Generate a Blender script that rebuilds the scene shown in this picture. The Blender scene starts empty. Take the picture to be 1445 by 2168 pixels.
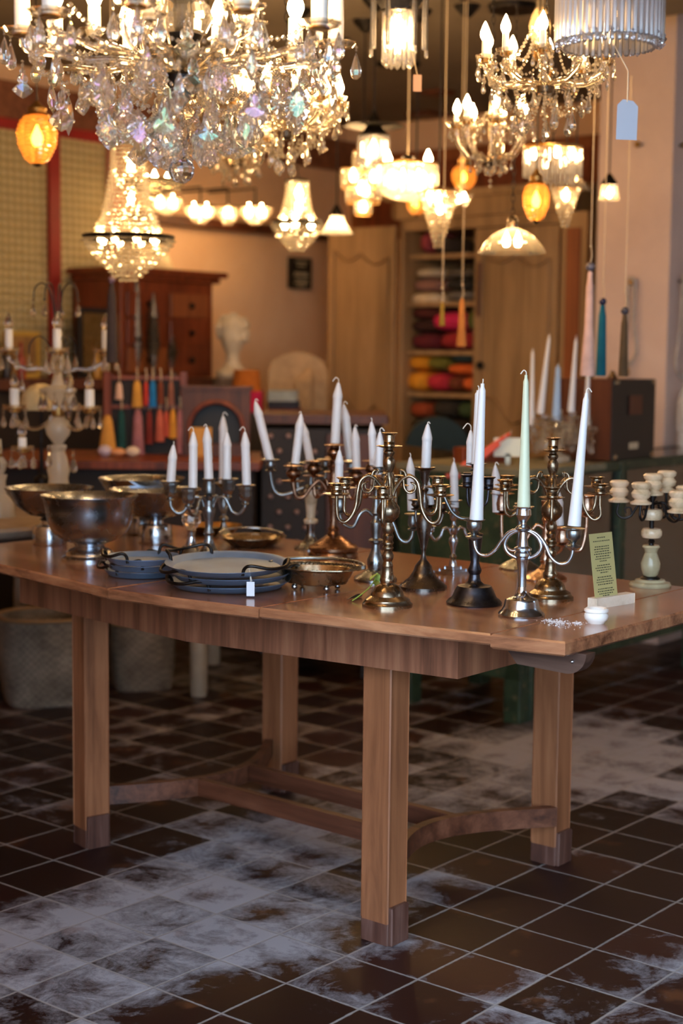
import bpy, math, random
from mathutils import Vector, Matrix
import numpy as np
random.seed(7)
SC = bpy.context.scene
COL = SC.collection
PI = math.pi
# ------------------------------------------------------------------ camera
H = 1.32                      # camera height, metres
F, PITCH, ROLL, CX, CY = 3260.0, .1005, .0103, 722.5, 1084.0   # in pixels of a 1445x2168 frame
cp, sp, cr, sr = math.cos(PITCH), math.sin(PITCH), math.cos(ROLL), math.sin(ROLL)
cam_data = bpy.data.cameras.new('camera')
cam = bpy.data.objects.new('camera', cam_data)
COL.objects.link(cam)
SC.camera = cam
_R = Vector((cr, sr*sp, sr*cp)); _D = Vector((sr, -cr*sp, -cr*cp)); _Fw = Vector((0, cp, -sp))
M = Matrix.Identity(4)
for i, v in enumerate((_R, -_D, -_Fw)):
    for j in range(3): M[j][i] = v[j]
M[2][3] = H
cam.matrix_world = M
cam_data.sensor_fit = 'VERTICAL'; cam_data.sensor_height = 36; cam_data.lens = F/2168*36
cam_data.clip_start = .05; cam_data.clip_end = 200
cam_data.dof.use_dof = True; cam_data.dof.focus_distance = 3.25; cam_data.dof.aperture_fstop = 2.6
# ------------------------------------------------------------------ world, exposure
W = bpy.data.worlds.new('world'); SC.world = W; W.use_nodes = True
bg = W.node_tree.nodes['Background']
bg.inputs[0].default_value = (.62, .80, 1.0, 1); bg.inputs[1].default_value = 7.6
SC.view_settings.view_transform = 'Standard'; SC.view_settings.look = 'None'
SC.view_settings.gamma = 1; SC.view_settings.exposure = 0.0
SC.view_settings.use_curve_mapping = False
cy = SC.cycles
cy.use_denoising = True
cy.max_bounces = 10; cy.transmission_bounces = 8; cy.glossy_bounces = 4; cy.diffuse_bounces = 4; cy.transparent_max_bounces = 12
cy.sample_clamp_indirect = 6; cy.sample_clamp_direct = 0
cy.caustics_refractive = True; cy.caustics_reflective = False
cy.blur_glossy = .4
BULB = 185.0        # strength of every lit bulb

def ray(px, py):
    x, y = px-CX, py-CY
    x, y = x*cr+y*sr, -x*sr+y*cr
    return Vector((x, F*cp-y*sp, -(F*sp+y*cp)))
def P(px, py, z):                       # where the view through a point of the photo meets the height z
    r = ray(px, py); t = (z-H)/r.z
    return Vector((r.x*t, r.y*t, z))
def Q(px, py, Y):                       # ... meets the depth Y
    r = ray(px, py); t = Y/r.y
    return Vector((r.x*t, Y, H+r.z*t))
# room axes: u runs along the table and the far wall, v away from the street
U = Vector((.773, -.6344, 0)); V = Vector((.6344, .773, 0))
ANG = math.atan2(U.y, U.x)
def uv(u, v, z=0): return U*u+V*v+Vector((0, 0, z))
def onu(px, py, u0):                    # on the vertical plane u = u0
    r = ray(px, py); t = u0/r.dot(U); p = r*t; return Vector((p.x, p.y, p.z+H))
def onv(px, py, v0):
    r = ray(px, py); t = v0/r.dot(V); p = r*t; return Vector((p.x, p.y, p.z+H))

# ------------------------------------------------------------------ mesh helpers
def worigin(o):
    v = Vector((0, 0, 0))
    while o: v += o.location; o = o.parent
    return v
class MB:
    def __init__(s): s.v = []; s.f = []; s.m = []
    def add(s, vs, fs, m=0):
        b = len(s.v); s.v += [tuple(x) for x in vs]
        s.f += [tuple(b+i for i in f) for f in fs]; s.m += [m]*len(fs); return s
    def lathe(s, c, prof, seg=32, m=0, cap=True, axis=None, squash=None):
        c = Vector(c); vs = []; n = len(prof)
        for r, z in prof:
            for k in range(seg):
                a = 2*PI*k/seg; p = Vector((r*math.cos(a), r*math.sin(a), z))
                if squash: p.x *= squash[0]; p.y *= squash[1]
                if axis is not None: p = axis @ p
                vs.append(p+c)
        fs = [(i*seg+k, i*seg+(k+1) % seg, (i+1)*seg+(k+1) % seg, (i+1)*seg+k) for i in range(n-1) for k in range(seg)]
        if cap:
            if prof[0][0] > 1e-5: fs.append(tuple(range(seg))[::-1])
            if prof[-1][0] > 1e-5: fs.append(tuple((n-1)*seg+k for k in range(seg)))
        return s.add(vs, fs, m)
    def tube(s, pts, r, seg=8, m=0, closed=False, flat=None):
        pts = [Vector(p) for p in pts]; n = len(pts)
        rs = r if isinstance(r, (list, tuple)) else [r]*n
        vs = []; nrm = None
        for i, p in enumerate(pts):
            if closed: t = pts[(i+1) % n]-pts[i-1]
            else: t = pts[min(i+1, n-1)]-pts[max(i-1, 0)]
            if t.length < 1e-9: t = Vector((0, 0, 1))
            t.normalize()
            if nrm is None:
                nrm = t.orthogonal().normalized() if flat is None else Vector(flat)
            nrm = (nrm-t*nrm.dot(t))
            nrm = nrm.normalized() if nrm.length > 1e-6 else t.orthogonal().normalized()
            b = t.cross(nrm)
            for k in range(seg):
                a = 2*PI*k/seg; vs.append(p+(nrm*math.cos(a)+b*math.sin(a))*rs[i])
        N = n if closed else n-1
        fs = [(i*seg+k, i*seg+(k+1) % seg, ((i+1) % n)*seg+(k+1) % seg, ((i+1) % n)*seg+k) for i in range(N) for k in range(seg)]
        if not closed:
            fs.append(tuple(range(seg))[::-1]); fs.append(tuple((n-1)*seg+k for k in range(seg)))
        return s.add(vs, fs, m)
    def box(s, c, d, rz=0, m=0, bev=0, mat=None):
        c = Vector(c); x, y, z = d[0]/2, d[1]/2, d[2]/2
        R = Matrix.Rotation(rz, 3, 'Z') if mat is None else mat
        if bev <= 0:
            vs = [R @ Vector((i*x, j*y, k*z))+c for k in (-1, 1) for j in (-1, 1) for i in (-1, 1)]
            fs = [(0, 2, 3, 1), (4, 5, 7, 6), (0, 1, 5, 4), (2, 6, 7, 3), (0, 4, 6, 2), (1, 3, 7, 5)]
            return s.add(vs, fs, m)
        b = min(bev, x*.9, y*.9, z*.9); vs = []
        for zz, ins in ((-z, b), (-z+b, 0), (z-b, 0), (z, b)):
            X, Yy = x-ins, y-ins
            for (i, j) in ((-1, -1), (1, -1), (1, 1), (-1, 1)):
                vs.append(R @ Vector((i*(X-b*(ins == 0)), j*Yy, zz))+c if i*j > 0 else R @ Vector((i*X, j*(Yy-b*(ins == 0)), zz))+c)
                vs.append(R @ Vector((i*X, j*(Yy-b*(ins == 0)), zz))+c if i*j > 0 else R @ Vector((i*(X-b*(ins == 0)), j*Yy, zz))+c)
        fs = [(i*8+k, i*8+(k+1) % 8, (i+1)*8+(k+1) % 8, (i+1)*8+k) for i in range(3) for k in range(8)]
        fs += [tuple(range(8))[::-1], tuple(range(24, 32))]
        return s.add(vs, fs, m)
    def ball(s, c, r, seg=12, rings=8, m=0, sc=(1, 1, 1)):
        prof = [(max(1e-6, r*math.sin(PI*i/rings)), -r*math.cos(PI*i/rings)*sc[2]) for i in range(rings+1)]
        return s.lathe(c, prof, seg, m, cap=False, squash=(sc[0], sc[1]))
    def octa(s, c, r, m=0, h=None):
        h = h or r; c = Vector(c); a = random.random()*PI
        vs = [c+Vector((0, 0, h))]+[c+Vector((r*math.cos(a+k*PI/2), r*math.sin(a+k*PI/2), 0)) for k in range(4)]+[c-Vector((0, 0, h))]
        fs = [(0, 1+k, 1+(k+1) % 4) for k in range(4)]+[(5, 1+(k+1) % 4, 1+k) for k in range(4)]
        return s.add(vs, fs, m)
    def prism(s, poly, z0, z1, m=0, tr=None):      # polygon (x,y) extruded in z, optional transform
        n = len(poly); vs = [Vector((x, y, z0)) for x, y in poly]+[Vector((x, y, z1)) for x, y in poly]
        if tr: vs = [tr(v) for v in vs]
        fs = [(k, (k+1) % n, n+(k+1) % n, n+k) for k in range(n)]+[tuple(range(n))[::-1], tuple(range(n, 2*n))]
        return s.add(vs, fs, m)
    def mesh(s, name, mats, smooth=40, off=Vector((0, 0, 0))):
        me = bpy.data.meshes.new(name)
        me.from_pydata([(x-off.x, y-off.y, z-off.z) for x, y, z in s.v], [], s.f)
        for mt in (mats if isinstance(mats, (list, tuple)) else [mats]): me.materials.append(mt)
        me.polygons.foreach_set('material_index', s.m)
        if smooth:
            me.polygons.foreach_set('use_smooth', [True]*len(s.f))
            if smooth < 180: me.set_sharp_from_angle(angle=math.radians(smooth))
        me.update(); return me
    def build(s, name, mats, parent=None, smooth=40, origin=None, label=None, cat=None, group=None, kind=None):
        off = worigin(parent) if parent else (Vector(origin) if origin is not None else s.base())
        me = s.mesh(name, mats, smooth, off)
        o = bpy.data.objects.new(name, me); COL.objects.link(o)
        if parent: o.parent = parent
        else: o.location = off
        return tag(o, label, cat, group, kind)
    def base(s):
        if not s.v: return Vector((0, 0, 0))
        a = np.array(s.v); lo, hi = a.min(0), a.max(0)
        return Vector(((lo[0]+hi[0])/2, (lo[1]+hi[1])/2, lo[2]))
def tag(o, label=None, cat=None, group=None, kind=None):
    if label: o['label'] = label
    if cat: o['category'] = cat
    if group: o['group'] = group
    if kind: o['kind'] = kind
    return o
def thing(name, loc, label, cat, group=None):
    o = bpy.data.objects.new(name, None); COL.objects.link(o); o.location = loc; o.empty_display_size = .05
    return tag(o, label, cat, group)
def inst(name, me, parent, loc, rz=0, sc=1, rot=None):
    o = bpy.data.objects.new(name, me); COL.objects.link(o); o.parent = parent
    o.location = Vector(loc)-worigin(parent); o.rotation_euler = rot or (0, 0, rz)
    o.scale = (sc, sc, sc) if not isinstance(sc, tuple) else sc
    return o
def crom(pts, n=6, closed=False):       # smooth curve through points
    P_ = [Vector(p) for p in pts]; out = []; L = len(P_)
    for i in range(L if closed else L-1):
        if closed: a, b, c, d = P_[i-1], P_[i], P_[(i+1) % L], P_[(i+2) % L]
        else: a, b, c, d = P_[max(i-1, 0)], P_[i], P_[i+1], P_[min(i+2, L-1)]
        for k in range(n):
            t = k/n
            out.append(.5*((2*b)+(c-a)*t+(2*a-5*b+4*c-d)*t*t+(3*b-a-3*c+d)*t**3))
    if not closed: out.append(P_[-1])
    return out

# ------------------------------------------------------------------ materials
def lin(r, g, b):
    f = lambda c: (c/255/12.92) if c/255 <= .04045 else ((c/255+.055)/1.055)**2.4
    return (f(r), f(g), f(b), 1)
class NT:
    def __init__(s, name):
        s.mat = bpy.data.materials.new(name); s.mat.use_nodes = True
        s.t = s.mat.node_tree; s.n = s.t.nodes; s.l = s.t.links
        s.b = s.n['Principled BSDF']
    def new(s, ty, **kw):
        n = s.n.new(ty)
        for k, v in kw.items(): setattr(n, k, v)
        return n
    def link(s, a, b): s.l.new(a, b); return s
    def math(s, op, a, b=None, clamp=False):
        n = s.new('ShaderNodeMath', operation=op, use_clamp=clamp)
        for i, x in enumerate((a, b)):
            if x is None: continue
            if isinstance(x, (int, float)): n.inputs[i].default_value = x
            else: s.l.new(x, n.inputs[i])
        return n.outputs[0]
    def noise(s, vec, scale, detail=4, rough=.55, dist=0):
        n = s.new('ShaderNodeTexNoise'); n.inputs['Scale'].default_value = scale
        n.inputs['Detail'].default_value = detail; n.inputs['Roughness'].default_value = rough; n.inputs['Distortion'].default_value = dist
        if vec: s.l.new(vec, n.inputs['Vector'])
        return n.outputs['Fac']
    def ramp(s, fac, stops):
        n = s.new('ShaderNodeValToRGB'); e = n.color_ramp.elements
        while len(e) < len(stops): e.new(.5)
        for x, (p, c) in zip(e, stops): x.position = p; x.color = c if len(c) == 4 else (*c, 1)
        s.l.new(fac, n.inputs[0]); return n.outputs[0]
    def mix(s, fac, a, b):
        n = s.new('ShaderNodeMix', data_type='RGBA')
        for i, x in ((0, fac), (6, a), (7, b)):
            if isinstance(x, (int, float)): n.inputs[i].default_value = x
            elif isinstance(x, tuple): n.inputs[i].default_value = x
            else: s.l.new(x, n.inputs[i])
        return n.outputs[2]
    def coord(s, scale=(1, 1, 1), rot=0, world=True, loc=(0, 0, 0)):
        if world: src = s.new('ShaderNodeNewGeometry').outputs['Position']
        else: src = s.new('ShaderNodeTexCoord').outputs['Object']
        r = s.new('ShaderNodeMapping'); r.vector_type = 'POINT'
        r.inputs['Rotation'].default_value = (0, 0, rot); s.l.new(src, r.inputs[0])
        m = s.new('ShaderNodeMapping'); m.inputs['Scale'].default_value = scale; m.inputs['Location'].default_value = loc
        s.l.new(r.outputs[0], m.inputs[0]); return m.outputs[0]
    def bump(s, h, strength=.2, dist=.002):
        n = s.new('ShaderNodeBump'); n.inputs['Strength'].default_value = strength; n.inputs['Distance'].default_value = dist
        s.l.new(h, n.inputs['Height']); s.l.new(n.outputs[0], s.b.inputs['Normal']); return s
    def set(s, **kw):
        for k, v in kw.items():
            i = s.b.inputs[k.replace('_', ' ')]
            if hasattr(v, 'is_linked') or hasattr(v, 'node'): s.l.new(v, i)
            else: i.default_value = v
        return s
def plain(name, col, rough=.5, metal=0, var=0, scale=30, **kw):
    t = NT(name)
    if var:
        c = t.coord(world=False); f = t.noise(c, scale, 4)
        a = tuple(x*(1-var) for x in col[:3])+(1,); b = tuple(min(1, x*(1+var)) for x in col[:3])+(1,)
        t.set(Base_Color=t.ramp(f, [(.3, a), (.7, b)]))
    else: t.set(Base_Color=col)
    t.set(Roughness=rough, Metallic=metal, **kw); return t.mat
def metal(name, c1, c2, rough=.25, scale=25, r2=.5, bump=.08):
    t = NT(name); c = t.coord(world=False)
    f = t.noise(c, scale, 5, .6); g = t.noise(c, scale*6, 3)
    fac = t.ramp(f, [(.35, (0, 0, 0)), (.68, (1, 1, 1))])
    t.set(Base_Color=t.mix(fac, c1, c2), Metallic=1.0)
    mr = t.new('ShaderNodeMapRange'); t.link(f, mr.inputs[0]); mr.inputs[1].default_value = .35; mr.inputs[2].default_value = .7
    mr.inputs[3].default_value = rough; mr.inputs[4].default_value = r2; t.set(Roughness=mr.outputs[0])
    t.bump(g, bump, .001); return t.mat
def wood(name, dark, mid, light, rot=0, along=0, rough=.35, scale=1.0, world=True):
    t = NT(name); s = [14*scale]*3; s[along] = 1.1*scale
    c = t.coord(tuple(s), rot, world)
    f = t.noise(c, 1.6, 8, .62, .6)
    s2 = [90*scale]*3; s2[along] = 3*scale
    g = t.noise(t.coord(tuple(s2), rot, world), 1.0, 4, .6)
    big = t.noise(t.coord((1, 1, 1), rot, world), 3.5*scale, 3)
    x = t.math('ADD', t.math('MULTIPLY', f, .75), t.math('MULTIPLY', g, .25))
    x = t.math('ADD', t.math('MULTIPLY', x, .8), t.math('MULTIPLY', big, .2))
    t.set(Base_Color=t.ramp(x, [(.36, dark), (.5, mid), (.66, light)]), Roughness=rough)
    t.bump(g, .15, .0008); return t.mat
def crystal(name, tint=(1, 1, 1, 1), film=0, trans=.35, rough=0.0, ior=1.55):
    t = NT(name); t.set(Base_Color=tint, Roughness=rough, IOR=ior)
    t.b.inputs['Transmission Weight'].default_value = 1.0
    if film:
        oi = t.new('ShaderNodeObjectInfo')
        n = t.noise(t.coord((1, 1, 1)), 9, 2)
        th = t.math('ADD', t.math('MULTIPLY', t.math('ADD', n, oi.outputs['Random']), film*.5), 230)
        t.set(Thin_Film_Thickness=th, Thin_Film_IOR=1.75)
    tr = t.new('ShaderNodeBsdfTransparent'); tr.inputs[0].default_value = tint
    mx = t.new('ShaderNodeMixShader'); mx.inputs[0].default_value = trans
    t.link(t.b.outputs[0], mx.inputs[1]); t.link(tr.outputs[0], mx.inputs[2])
    t.link(mx.outputs[0], t.n['Material Output'].inputs[0]); return t.mat
def sheet_glass(name, tint=(1, 1, 1, 1), refl=.12, rough=.02, diff=0):
    t = NT(name); t.n.remove(t.b)
    tr = t.new('ShaderNodeBsdfTransparent'); tr.inputs[0].default_value = tint
    gl = t.new('ShaderNodeBsdfGlossy'); gl.inputs['Roughness'].default_value = rough
    fr = t.new('ShaderNodeFresnel'); fr.inputs[0].default_value = 1.5
    fac = t.math('ADD', fr.outputs[0], refl, True)
    mx = t.new('ShaderNodeMixShader'); t.link(fac, mx.inputs[0]); t.link(tr.outputs[0], mx.inputs[1]); t.link(gl.outputs[0], mx.inputs[2])
    out = mx.outputs[0]
    if diff:
        d = t.new('ShaderNodeBsdfTranslucent'); d.inputs[0].default_value = tint
        d2 = t.new('ShaderNodeBsdfDiffuse'); d2.inputs[0].default_value = tint
        m3 = t.new('ShaderNodeMixShader'); m3.inputs[0].default_value = .3; t.link(d.outputs[0], m3.inputs[1]); t.link(d2.outputs[0], m3.inputs[2])
        m2 = t.new('ShaderNodeMixShader'); m2.inputs[0].default_value = diff; t.link(out, m2.inputs[1]); t.link(m3.outputs[0], m2.inputs[2]); out = m2.outputs[0]
    t.link(out, t.n['Material Output'].inputs[0]); return t.mat
def lamp(name, col, s):
    t = NT(name); t.set(Base_Color=(.9, .8, .6, 1), Emission_Color=col, Emission_Strength=s, Roughness=.3); return t.mat
def beadmat(name, tint, film, trans, rough=0, w=.13):
    m = crystal(name, tint, film, trans, rough); nt = m.node_tree; out = nt.nodes['Material Output']; src = out.inputs[0].links[0].from_socket
    d = nt.nodes.new('ShaderNodeBsdfTranslucent'); d.inputs[0].default_value = (1, .97, .9, 1); d2 = nt.nodes.new('ShaderNodeBsdfDiffuse'); d2.inputs[0].default_value = (1, .97, .9, 1)
    a = nt.nodes.new('ShaderNodeMixShader'); a.inputs[0].default_value = .5; nt.links.new(d.outputs[0], a.inputs[1]); nt.links.new(d2.outputs[0], a.inputs[2])
    b = nt.nodes.new('ShaderNodeMixShader'); b.inputs[0].default_value = w; nt.links.new(src, b.inputs[1]); nt.links.new(a.outputs[0], b.inputs[2]); nt.links.new(b.outputs[0], out.inputs[0]); return m
X = {}
X['bulb'] = lamp('bulb_glow', (1, .60, .25, 1), BULB)
X['bulb_faint'] = lamp('bulb_glow_faint', (1, .6, .25, 1), BULB*.03)
X['bulb_dim'] = lamp('bulb_glow_soft', (1, .50, .16, 1), BULB*.2)
X['crystal'] = beadmat('aurora_crystal', (.98, .98, 1, 1), 330, .10, 0, .03)
X['crystal_clear'] = beadmat('clear_crystal', (1, .98, .94, 1), 0, .15, 0, .05)
X['solid_crystal'] = crystal('solid_crystal', (1, 1, 1, 1), 0, 0.0)
X['crystal_bead'] = beadmat('bead_crystal', (1, .95, .85, 1), 0, .25, .02)
X['glass_arm'] = crystal('glass_arm', (1, .95, .86, 1), 0, .25, .03)
X['sheet'] = sheet_glass('thin_glass')
X['shade'] = sheet_glass('lamp_shade_glass', (1, .93, .78, 1), .14, .1, .2)
X['white_shade'] = sheet_glass('opal_glass', (1, .96, .9, 1), .08, .1, .6)
X['amber'] = sheet_glass('amber_glass', (1, .58, .17, 1), .2, .1, .35)
X['rod_daylit'] = sheet_glass('daylit_glass_rod', (.95, .95, 1, 1), .38, .12, .32)  # diffuse white stands in for daylight reflected by the clear rods
X['rod'] = sheet_glass('glass_rod', (.97, .97, 1, 1), .28, .05, .12)
X['gold'] = metal('old_gilt', lin(190, 150, 90), lin(140, 100, 50), .3, 20, .5)
X['brass'] = metal('tarnished_brass', lin(168, 152, 130), lin(108, 94, 76), .15, 28, .42)
X['copper'] = metal('copper_bronze', lin(165, 130, 106), lin(100, 74, 58), .2, 28, .42)
X['rose'] = metal('worn_silver_over_copper', lin(215, 190, 170), lin(165, 115, 85), .15, 30, .4)
X['pewter'] = metal('pewter', lin(160, 165, 168), lin(110, 114, 116), .22, 30, .45)
X['pewter_dark'] = metal('dark_pewter', lin(128, 122, 118), lin(86, 80, 76), .2, 30, .4)
X['silver'] = metal('polished_silver', lin(208, 213, 222), lin(155, 160, 168), .12, 30, .3)
X['bowl'] = metal('old_silver_plate', lin(178, 186, 198), lin(132, 138, 148), .2, 14, .36, .03)
X['gun'] = metal('blackened_pewter', lin(88, 88, 96), lin(52, 52, 58), .26, 30, .45)
X['tray'] = plain('sky_tinted_tray', lin(104, 126, 154), .42, .45, var=.18, scale=10)  # blue of the reflected sky put into the base colour
X['iron'] = metal('black_iron', lin(60, 58, 58), lin(34, 32, 32), .4, 30, .6)
X['wax'] = plain('white_wax', lin(222, 224, 228), .35, Subsurface_Weight=.0)
X['wax_green'] = plain('pale_green_wax', lin(205, 216, 190), .35)
X['wax_blue'] = plain('pale_blue_wax', lin(160, 190, 225), .3)
X['wax_red'] = plain('coral_wax', lin(225, 85, 66), .4)
X['ivory'] = plain('ivory_sleeve', lin(235, 232, 225), .5)
X['wick'] = plain('wick_cotton', lin(225, 222, 215), .9)
X['paper'] = plain('white_paper', lin(228, 232, 240), .8)
X['dark'] = plain('dark_wood', lin(30, 18, 13), .6)  # plain dark brown of wooden parts
X['black'] = plain('black_paint', lin(24, 22, 22), .5)
X['ink'] = plain('ink', lin(40, 44, 30), .8)
X['cord'] = plain('cream_cord', lin(205, 185, 155), .9)
X['cordgrey'] = plain('grey_rope', lin(176, 166, 158), .95, var=.2)
def onyx():
    t = NT('onyx_stone'); c = t.coord(world=False)
    f = t.noise(c, 18, 6, .6, 1.5)
    t.set(Base_Color=t.ramp(f, [(.3, lin(165, 145, 112)), (.5, lin(205, 182, 150)), (.65, lin(222, 196, 166)), (.8, lin(165, 122, 84))]), Roughness=.18)
    return t.mat
X['onyx'] = onyx()
X['onyx_green'] = plain('green_onyx', lin(172, 162, 130), .15, var=.2, scale=20)
# walnut of the table; grain along u on the top, upright on apron and legs
X['top'] = wood('walnut_top', lin(94, 57, 38), lin(156, 104, 73), lin(190, 136, 98), -ANG, 0, .24)
for n_ in X['top'].node_tree.nodes:
    if n_.type == 'BSDF_PRINCIPLED': n_.inputs['Coat Weight'].default_value = .6; n_.inputs['Coat Roughness'].default_value = .16
X['apron'] = wood('walnut_apron', lin(58, 34, 24), lin(128, 82, 60), lin(166, 116, 86), 0, 2, .38, .75)
X['leg'] = wood('walnut_leg', lin(98, 58, 36), lin(146, 94, 62), lin(176, 120, 84), 0, 2, .4, .7)
X['foot'] = wood('foot_wood', lin(48, 28, 22), lin(84, 52, 42), lin(120, 88, 78), 0, 2, .5)
X['runner'] = wood('greyed_runner', lin(48, 30, 24), lin(78, 54, 44), lin(104, 78, 66), -ANG, 0, .5)
X['rail'] = wood('dark_rail', lin(50, 26, 17), lin(96, 56, 38), lin(128, 82, 60), -ANG, 0, .4)
X['redwood'] = wood('red_brown_wood', lin(78, 32, 14), lin(120, 54, 26), lin(146, 74, 38), 0, 2, .4)
X['armoire'] = wood('pale_old_wood', lin(128, 100, 66), lin(166, 132, 92), lin(188, 154, 112), 0, 2, .6, .5)
X['brownwood'] = wood('brown_wood', lin(52, 24, 13), lin(84, 42, 24), lin(108, 60, 36), 0, 2, .5)
X['panelwood'] = wood('upper_panel_wood', lin(98, 52, 26), lin(140, 78, 40), lin(168, 98, 54), 0, 2, .5, .6)
X['pine'] = wood('pale_pine', lin(205, 185, 160), lin(226, 210, 190), lin(236, 224, 208), 0, 0, .6)
def greenpaint():
    t = NT('worn_green_paint'); c = t.coord()
    f = t.noise(c, 7, 6, .65); g = t.noise(c, 40, 4)
    t.set(Base_Color=t.mix(t.ramp(g, [(.58, (0, 0, 0)), (.7, (1, 1, 1))]), t.ramp(f, [(.3, lin(24, 38, 28)), (.6, lin(50, 68, 46)), (.8, lin(80, 84, 62))]), lin(96, 88, 62)), Roughness=.5)
    return t.mat
X['green'] = greenpaint()
def plaster(name, a, b, sc=2.0):
    t = NT(name); c = t.coord(); f = t.noise(c, sc, 6, .6, .5); g = t.noise(c, 30, 4)
    t.set(Base_Color=t.ramp(f, [(.3, a), (.7, b)]), Roughness=.85); t.bump(g, .25, .004); return t.mat
X['wall'] = plaster('tan_plaster', lin(226, 182, 142), lin(240, 204, 168))
X['pillar'] = plaster('pink_plaster', lin(200, 176, 166), lin(216, 192, 180), 3)
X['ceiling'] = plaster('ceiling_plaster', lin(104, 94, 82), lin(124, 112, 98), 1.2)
X['beam'] = wood('brown_beam', lin(96, 56, 38), lin(124, 76, 52), lin(148, 96, 66), PI/2-ANG-PI/2, 0, .6)
X['redpaint'] = plain('red_painted_wood', lin(150, 36, 32), .5, var=.15, scale=8)
X['pinkpaint'] = plain('faded_pink_wood', lin(176, 110, 96), .6, var=.15, scale=8)
def embossed():
    t = NT('embossed_cream_panel'); c = t.coord((1, 1, 1), -ANG)
    sp_ = t.new('ShaderNodeSeparateXYZ'); t.link(c, sp_.inputs[0])
    a = t.math('SINE', t.math('MULTIPLY', t.math('ADD', sp_.outputs[1], sp_.outputs[2]), 75))
    b = t.math('SINE', t.math('MULTIPLY', t.math('SUBTRACT', sp_.outputs[1], sp_.outputs[2]), 75))
    h = t.math('MULTIPLY', a, b)
    t.set(Base_Color=t.ramp(h, [(.2, lin(176, 160, 116)), (.6, lin(214, 198, 150))]), Roughness=.6); t.bump(h, .6, .01); return t.mat
X['emboss'] = embossed()
def floor_mat():
    T = .15*H
    p0 = P(732, 2024, 0); a0, b0 = p0.dot(U), p0.dot(V)
    t = NT('terracotta_floor'); c = t.coord((1/T, 1/T, 1), -ANG, True, (-a0/T, -b0/T, 0))
    s = t.new('ShaderNodeSeparateXYZ'); t.link(c, s.inputs[0])
    # small wobble so grout lines are hand laid
    w = t.math('MULTIPLY', t.math('SUBTRACT', t.noise(t.coord(), 3.0, 2), .5), .05)
    ux = t.math('ADD', s.outputs[0], w); vy = t.math('ADD', s.outputs[1], w)
    def edge(x):
        fr = t.math('FRACT', x); return t.math('MINIMUM', fr, t.math('SUBTRACT', 1, fr))
    e = t.math('MINIMUM', edge(ux), edge(vy))
    e2 = t.math('ADD', e, t.math('MULTIPLY', t.math('SUBTRACT', t.noise(t.coord(), 60, 3), .5), .02))
    grout = t.ramp(e2, [(.008, (1, 1, 1)), (.022, (0, 0, 0))])
    cmb = t.new('ShaderNodeCombineXYZ'); t.link(t.math('FLOOR', ux), cmb.inputs[0]); t.link(t.math('FLOOR', vy), cmb.inputs[1])
    wn = t.new('ShaderNodeTexWhiteNoise'); wn.noise_dimensions = '2D'; t.link(cmb.outputs[0], wn.inputs['Vector'])
    rnd = wn.outputs['Value']
    base = t.ramp(rnd, [(0, lin(28, 11, 12)), (.35, lin(36, 15, 15)), (.7, lin(48, 21, 19)), (1, lin(64, 32, 26))])
    fine = t.noise(t.coord(), 45, 6, .7)
    base = t.mix(t.math('MULTIPLY', fine, .5), base, lin(36, 20, 17))
    # pale bloom lying in drifts over the tiles, thinner at each tile's rim
    big = t.noise(t.coord((1, 1, 1)), 1.1, 3, .5)
    mid = t.noise(t.coord((1, 1, 1)), 5.5, 6, .72, 1.2)
    gr = t.noise(t.coord((1, 1, 1)), 70, 4, .8)
    x = t.math('ADD', t.math('ADD', t.math('MULTIPLY', big, .95), t.math('MULTIPLY', mid, .75)), t.math('MULTIPLY', rnd, .22))
    x = t.math('ADD', x, t.math('MULTIPLY', t.math('SUBTRACT', gr, .5), .30))
    x0 = None
    pos = t.new('ShaderNodeNewGeometry').outputs['Position']
    wob = t.new('ShaderNodeTexNoise'); wob.inputs['Scale'].default_value = 5; wob.inputs['Detail'].default_value = 4
    vm = t.new('ShaderNodeVectorMath', operation='MULTIPLY_ADD'); t.link(wob.outputs['Color'], vm.inputs[0]); vm.inputs[1].default_value = (.3, .3, 0); t.link(pos, vm.inputs[2])
    for (px, py, r, s_) in ((560, 1840, .42, .34), (330, 1950, .34, .30), (700, 1700, .35, .22), (470, 1560, .4, .2), (1000, 1640, .45, .36), (1300, 1570, .5, .36), (1420, 1690, .3, .3), (60, 1980, .2, .3), (250, 2080, .2, .3), (900, 1990, .10, .3), (720, 2110, .12, .3), (1180, 1990, .08, .25), (1400, 2010, .14, .3), (1250, 2100, .2, .28), (100, 2110, .25, .26), (850, 1900, .16, .26), (620, 2000, .2, .22), (60, 1700, .3, .16), (950, 1860, .12, .26), (1050, 1960, .30, -.30), (560, 2120, .22, -.2), (1350, 1850, .4, -.2), (150, 1860, .25, -.14), (780, 1600, .2, -.1)):
        c_ = P(px, py, 0); ds = t.new('ShaderNodeVectorMath', operation='DISTANCE'); t.link(vm.outputs[0], ds.inputs[0]); ds.inputs[1].default_value = (c_.x+.15, c_.y+.15, 0)
        m_ = t.new('ShaderNodeMapRange', interpolation_type='SMOOTHSTEP'); t.link(ds.outputs['Value'], m_.inputs[0]); m_.inputs[1].default_value = r*.35; m_.inputs[2].default_value = r*1.5; m_.inputs[3].default_value = s_; m_.inputs[4].default_value = 0
        x0 = m_.outputs[0] if x0 is None else t.math('ADD', x0, m_.outputs[0])
    # inside each tile the bloom keeps to irregular rings and leaves bare spots
    ctr = t.new('ShaderNodeVectorMath', operation='LENGTH'); cx3 = t.new('ShaderNodeCombineXYZ')
    t.link(t.math('SUBTRACT', t.math('FRACT', ux), .5), cx3.inputs[0]); t.link(t.math('SUBTRACT', t.math('FRACT', vy), .42), cx3.inputs[1]); t.link(cx3.outputs[0], ctr.inputs[0])
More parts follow.
